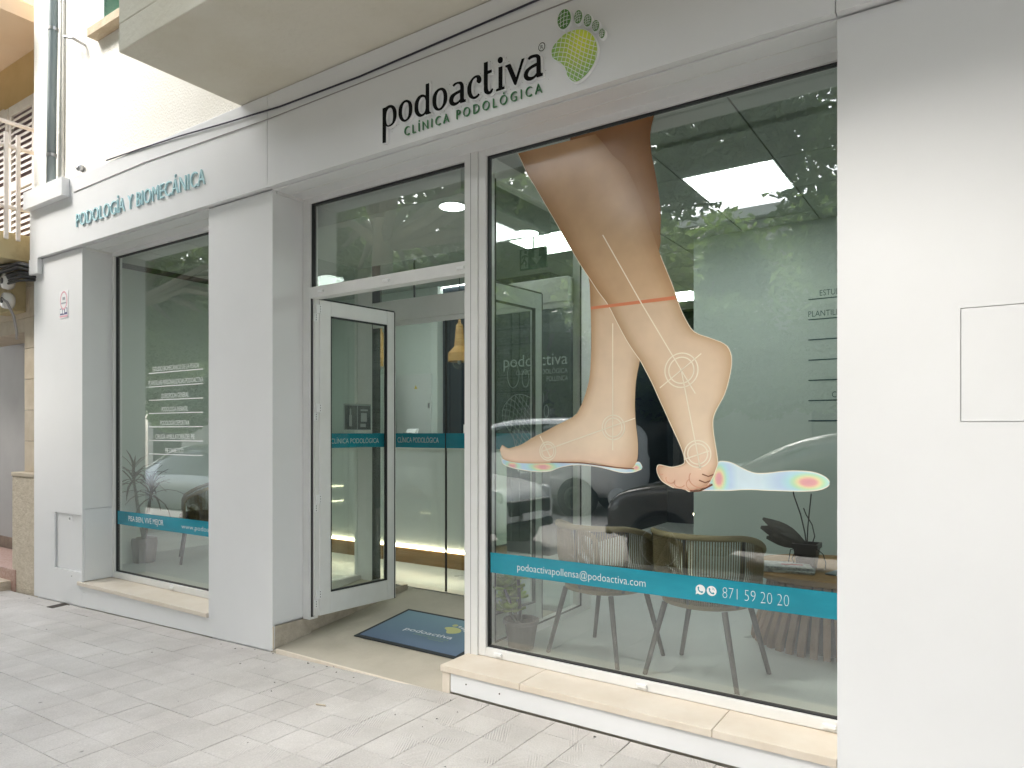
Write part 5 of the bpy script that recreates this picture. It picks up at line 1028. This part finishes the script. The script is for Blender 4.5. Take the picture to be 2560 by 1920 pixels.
for k in range(11):
    z = 3.055-.018*k+rnd.uniform(-.01,.01); y = -.06-.03*rnd.random(); P = [(-9.6+.5*j,y-.02*rnd.random(),z+rnd.uniform(-.02,.02)-(.0 if j<4 else .01*(k%3))) for j in range(5)]+[(-7.45,.02,2.99-.012*k)]
    cbk.tube(P,rnd.uniform(.008,.016),6)
tag(cbk.build('cable_bundle','cable_black',smooth=True),'tangle of black cables under the balcony at the left edge','cables')
tl = B(); tl.tube([(-7.9,-.11,2.72),(-7.83,-.10,2.68),(-7.79,-.06,2.55),(-7.80,-.03,2.40),(-7.82,-.02,2.33)],.013,6); tag(tl.build('cable_tail','cable_grey',smooth=True),'loose grey cable tail hanging from the lower insulator','cable')

# ================================================================== the street behind the camera (seen reflected in the panes)
def car(name, lab, x, y, zb, ang, paint, st, wheels, wr, W_, glass_from, cat='car'):
    # st: stations (x, z_low, z_belt, z_top, half width at belt, half width at top)
    r = thing(name, lab, cat, (x,y,zb), 'cars parked along the street', world=False); r.rotation_euler = (0,0,ang)
    vs = []; fs = []; ms = []
    for (sx_,zl_,zb_,zt_,wb,wt) in st:
        zm = (zl_+zb_)/2
        vs += [(sx_,-wb*.90,zl_),(sx_,-wb*1.0,zm),(sx_,-wb*.97,zb_),(sx_,-wt,zt_-.02),(sx_,-wt*.6,zt_),(sx_,wt*.6,zt_),(sx_,wt,zt_-.02),(sx_,wb*.97,zb_),(sx_,wb,zm),(sx_,wb*.90,zl_)]
    n = len(st)
    for i in range(n-1):
        cabin = st[i][3]-st[i][2] > .12 or st[i+1][3]-st[i+1][2] > .12
        full = st[i][3]-st[i][2] > .25 and st[i+1][3]-st[i+1][2] > .25
        for k in range(9):
            a = 10*i+k; fs.append((a,a+1,a+11,a+10))
            side = k in (2,6); top = k in (3,4,5)
            g = (cabin and side and full) or (top and cabin and not full and k != 9)
            ms.append(1 if g else 0)
        fs.append((10*i+9,10*i,10*i+10,10*i+19)); ms.append(0)
    fs += [tuple(range(9,-1,-1)), tuple(10*(n-1)+k for k in range(10))]; ms += [0,0]
    b = B(); b.v = vs; b.f = fs; b.m = ms
    body = b.build('car_body',[paint,'carglass'],r,smooth=True)
    md = body.modifiers.new('sub','SUBSURF'); md.levels = 1; md.render_levels = 2
    x0 = st[0][0]; x1 = st[-1][0]
    for wx in wheels:
        for s_ in (-1,1):
            yy = s_*(W_-.09)
            B().lathe([(.0,-.11),(wr+.05,-.11),(wr+.05,.105),(.0,.105)],(wx,yy,wr),22,1).build('wheel_arch','gasket',r)
            w_ = B().lathe([(wr*.62,-.13 if s_<0 else .13),(wr*.95,-.125 if s_<0 else .125),(wr,-.09 if s_<0 else .09),(wr,.0)],(wx,yy,wr),22,1).build('wheel','tyre',r)
            B().lathe([(.02,-.005),(wr*.64,-.005),(wr*.66,.005)],(wx,yy+s_*.125,wr),14,1).build('wheel_rim','rim_metal',w_)
    return r
ST_SUV = [(-2.15,.42,.62,.66,.62,.55),(-2.05,.30,.80,.86,.82,.70),(-1.75,.25,.92,.99,.89,.74),(-.95,.25,.98,1.06,.91,.76),(-.80,.25,.99,1.10,.91,.74),(-.10,.25,1.0,1.54,.91,.66),(.55,.25,1.01,1.62,.91,.68),(1.35,.25,1.03,1.58,.90,.66),(1.85,.28,1.04,1.30,.87,.66),(2.10,.34,1.0,1.06,.82,.70),(2.2,.42,.75,.80,.70,.60)]
ZR = zg(-3)-.13
dk = car('parked_car','dark bronze crossover parked nose to the left, mirrored in the big pane',-1.55,-4.55,ZR,0,'cargrey',ST_SUV,(-1.35,1.30),.34,.91,None)
wsu = car('parked_car','white suv parked nose to the right, its grille mirrored in the big pane',-7.3,-4.55,zg(-7)-.13,math.pi,'carwhite',ST_SUV,(-1.35,1.30),.34,.91,None)
for rr_,lb_ in ((dk,0),(wsu,1)):
    for s_ in (-1,1):
        B().lathe([(.0,-.06),(.10,-.03),(.13,.03)],(-1.98,s_*.62,.80),14,1).build('headlight','lens',rr_,smooth=True)
        b = B().box(-.62,-.48,s_*.93,s_*1.08,1.0,1.13); b.build('wing_mirror','carwhite' if lb_ else 'cargrey',rr_,bevel=.03)
    gr = B().box(-2.19,-2.08,-.50,.50,.56,.76); gr.build('grille','gasket',rr_,bevel=.03); B().box(-2.20,-2.12,-.55,.55,.36,.48).build('bumper_intake','gasket',rr_,bevel=.03); B().box(-2.21,-2.19,-.26,.26,.49,.59).build('number_plate','white',rr_)
ST_VAN = [(-2.3,.45,.75,.80,.75,.65),(-2.2,.30,.95,1.02,.90,.78),(-1.6,.28,1.12,1.25,.95,.80),(-1.1,.28,1.2,1.80,.96,.78),(-.5,.28,1.2,1.98,.96,.82),(1.0,.28,1.2,2.0,.96,.84),(2.2,.30,1.2,1.96,.95,.82),(2.35,.40,1.1,1.5,.9,.8)]
car('parked_van','white van parked across the street, mirrored behind the printed foot',-8.2,-9.7,zg(-7)-.13,0,'carwhite',ST_VAN,(-1.45,1.45),.36,.95,None,'van')
car('parked_car','silver hatchback parked across the street, mirrored between the printed legs',-2.4,-9.8,ZR,0,'carsilver',ST_SUV,(-1.35,1.30),.33,.91,None)
car('parked_car','grey car parked farther along, mirrored in the left window',-13.0,-4.6,zg(-13)-.13,0,'carsilver',ST_SUV,(-1.35,1.30),.33,.91,None)
# trees
leafme = None
def leafmat():
    m,n,l,b = newmat('street_tree_leaf'); b.inputs['Roughness'].default_value = .45
    a = n.new('ShaderNodeVertexColor'); a.layer_name = 'Col'; l.new(a.outputs['Color'],b.inputs['Base Color'])
    tr = n.new('ShaderNodeBsdfTranslucent'); tr.inputs[0].default_value=(.26,.38,.10,1); mx = n.new('ShaderNodeMixShader'); mx.inputs[0].default_value=.45
    l.new(b.outputs[0],mx.inputs[1]); l.new(tr.outputs[0],mx.inputs[2]); l.new(mx.outputs[0],n['Material Output'].inputs['Surface']); return m
M['treeleaf'] = leafmat()
def make_tree(lab, near):
    r = thing('street_tree',lab,'tree',(0,0,0),'street trees over the kerb' if near else 'street trees across the road',world=False)
    t = B(); zb0 = 4.3 if near else 2.6
    t.tube([(0,0,-.2),(.03,.02,.5),(.0,.05,zb0*.45),(.08,0,zb0*.8),(.0,.02,zb0+.4)],[.26,.20,.17,.16,.15],10)
    clumps = []
    if near:
        for k in range(16):
            clumps.append(((-4.2+8.4*((k*.618+.2)%1),-2.5+1.3*((k*.382)%1),3.75+1.9*((k*.271)%1)),rnd.uniform(.75,1.0)))
        for k in range(36):
            x = -4.1+8.2*((k*.618)%1); y = -1.9+3.6*((k*.382+.17)%1); z = 5.8+2.5*((k*.271+.05)%1)
            clumps.append(((x*(1-.035*(z-5.9)),y-.35,z), rnd.uniform(.95,1.3)))
    else:
        for k in range(13):
            a = 2*math.pi*k/13*2.4; rr = .6+2.0*((k*0.618)%1); z = 3.6+3.2*((k*.382+.1)%1); clumps.append(((rr*math.cos(a),rr*math.sin(a),z),rnd.uniform(.95,1.45)))
        for k in range(8):
            a = 2*math.pi*k/8; clumps.append(((2.2*math.cos(a),2.2*math.sin(a),2.75+.6*(k%2)),.95))
    for (c,rad) in clumps[:22]:
        t.tube([(0,.02,zb0),(c[0]*.35,c[1]*.35,zb0+.4+(c[2]-zb0)*.3),c],[.09,.06,.02],6)
    t.build('trunk','bark',r,smooth=True)
    vs=[];fs=[];cs=[]
    for (c,rad) in clumps:
        for k in range(1500 if near else 1300):
            d = Vector((rnd.gauss(0,1),rnd.gauss(0,1),rnd.gauss(0,1))).normalized()*rad*(rnd.random()**.45)
            p = Vector(c)+Vector((d.x,d.y,d.z*.8)); L = rnd.uniform(.06,.11) if near else rnd.uniform(.08,.15); w = L*.45
            u = Vector((rnd.gauss(0,1),rnd.gauss(0,1),rnd.gauss(0,.6)-.3)).normalized(); v = u.cross(Vector((rnd.gauss(0,1),rnd.gauss(0,1),rnd.gauss(0,1)))).normalized()
            i = len(vs); vs += [p-u*L,p-v*w,p+u*L,p+v*w]; fs.append((i,i+1,i+2,i+3)); g = rnd.uniform(.6,1.5); cs += [(.070*g,.105*g,.032*g,1)]*4
    me = bpy.data.meshes.new('crown'); me.from_pydata([tuple(v) for v in vs],[],fs); me.materials.append(M['treeleaf']); at = me.color_attributes.new('Col','FLOAT_COLOR','POINT'); at.data.foreach_set('color',[x for c in cs for x in c])
    o = bpy.data.objects.new('crown',me); fin(o,r); return r
def plant(spots, labs, near):
    tr0 = None
    for k,(x,y,a,s) in enumerate(spots):
        if tr0 is None: tr0 = tr = make_tree(labs[0],near)
        else: tr = copytree(tr0,(0,0,0)); tr['label'] = labs[k]
        tr.location = (x,y,zg(x)-.02); tr.rotation_euler = (0,0,a); tr.scale = (s*(-1 if k%2 else 1),s,s)
plant(((-14.6,-3.95,0,1),(-7.3,-3.95,-.04,1.0),(1.3,-3.95,.05,1.0),(8.6,-3.95,0,1.0),(-22.0,-3.95,.05,1.02)),
      ['kerb tree whose trunk and crown are mirrored in the left window','kerb tree whose crown is mirrored above the entrance door','kerb tree whose leaves are mirrored at the top right of the big pane','kerb tree farthest right along the row','kerb tree farthest left along the row'],True)  # both end trees are unseen, added to continue the shade of the row
plant(((-16.8,-13.4,.4,.92),(-10.6,-13.5,2.0,.95),(-6.2,-13.4,4.1,.92),(-1.6,-13.5,5.3,.95),(-25.5,-13.3,1.2,1.0)),
      ['tree across the road mirrored low in the transom light','tree across the road mirrored left of the printed legs','tree across the road mirrored between the printed legs','tree across the road mirrored beside the wide right pier','tree across the road farthest left, mirrored low in the left window'],False)
# opposite houses
def facade(name, lab, x0,x1,mat,h,nwin,shop):
    r = thing(name,lab,'building',((x0+x1)/2,-15.2,0)); b = box('wall',mat,x0,x1,-19,-15.0,-1,h,r)
    box('cornice','fac_white',x0,x1,-15.0,-14.75,h-.25,h,r); box('string_course','fac_white',x0,x1,-15.0,-14.85,3.35,3.65,r)
    step = (x1-x0)/nwin
    for f_ in range(int((h-4)/3)):
        for k in range(nwin):
            cx = x0+step*(k+.5); z = 4.6+3*f_
            w_ = B().box(cx-.62,cx+.62,-15.0,-14.93,z-.08,z+1.78).build('window_frame','fac_white',r); B().box(cx-.5,cx+.5,-14.93,-14.92,z,z+1.7).build('pane','darkwin',w_)
    for k in range(nwin):
        cx = x0+step*(k+.5); d = B().box(cx-step*.34,cx+step*.34,-15.0,-14.96,.0,2.5).build('shopfront','darkwin' if (k+shop)%2 else 'fac_grey',r); B().box(cx-step*.34,cx+step*.34,-14.96,-14.90,2.5,3.0).build('sign_board','fac_white',d)
facade('opposite_house','white rendered house across the street, mirrored at the left of the big pane',-20,-9.5,'fac_white',8,4,0)
facade('opposite_house','grey house with a pale shop sign board across the street, mirrored behind the printed legs',-9.4,1.5,'fac_grey',7.2,4,1)
facade('opposite_house','tall grey house farther left across the street, mirrored in the left window',-34,-20.1,'fac_grey',8.5,4,1)
facade('opposite_house','pale house across the street, mirrored beside the right pier',1.6,14,'fac_white',6.5,4,0)
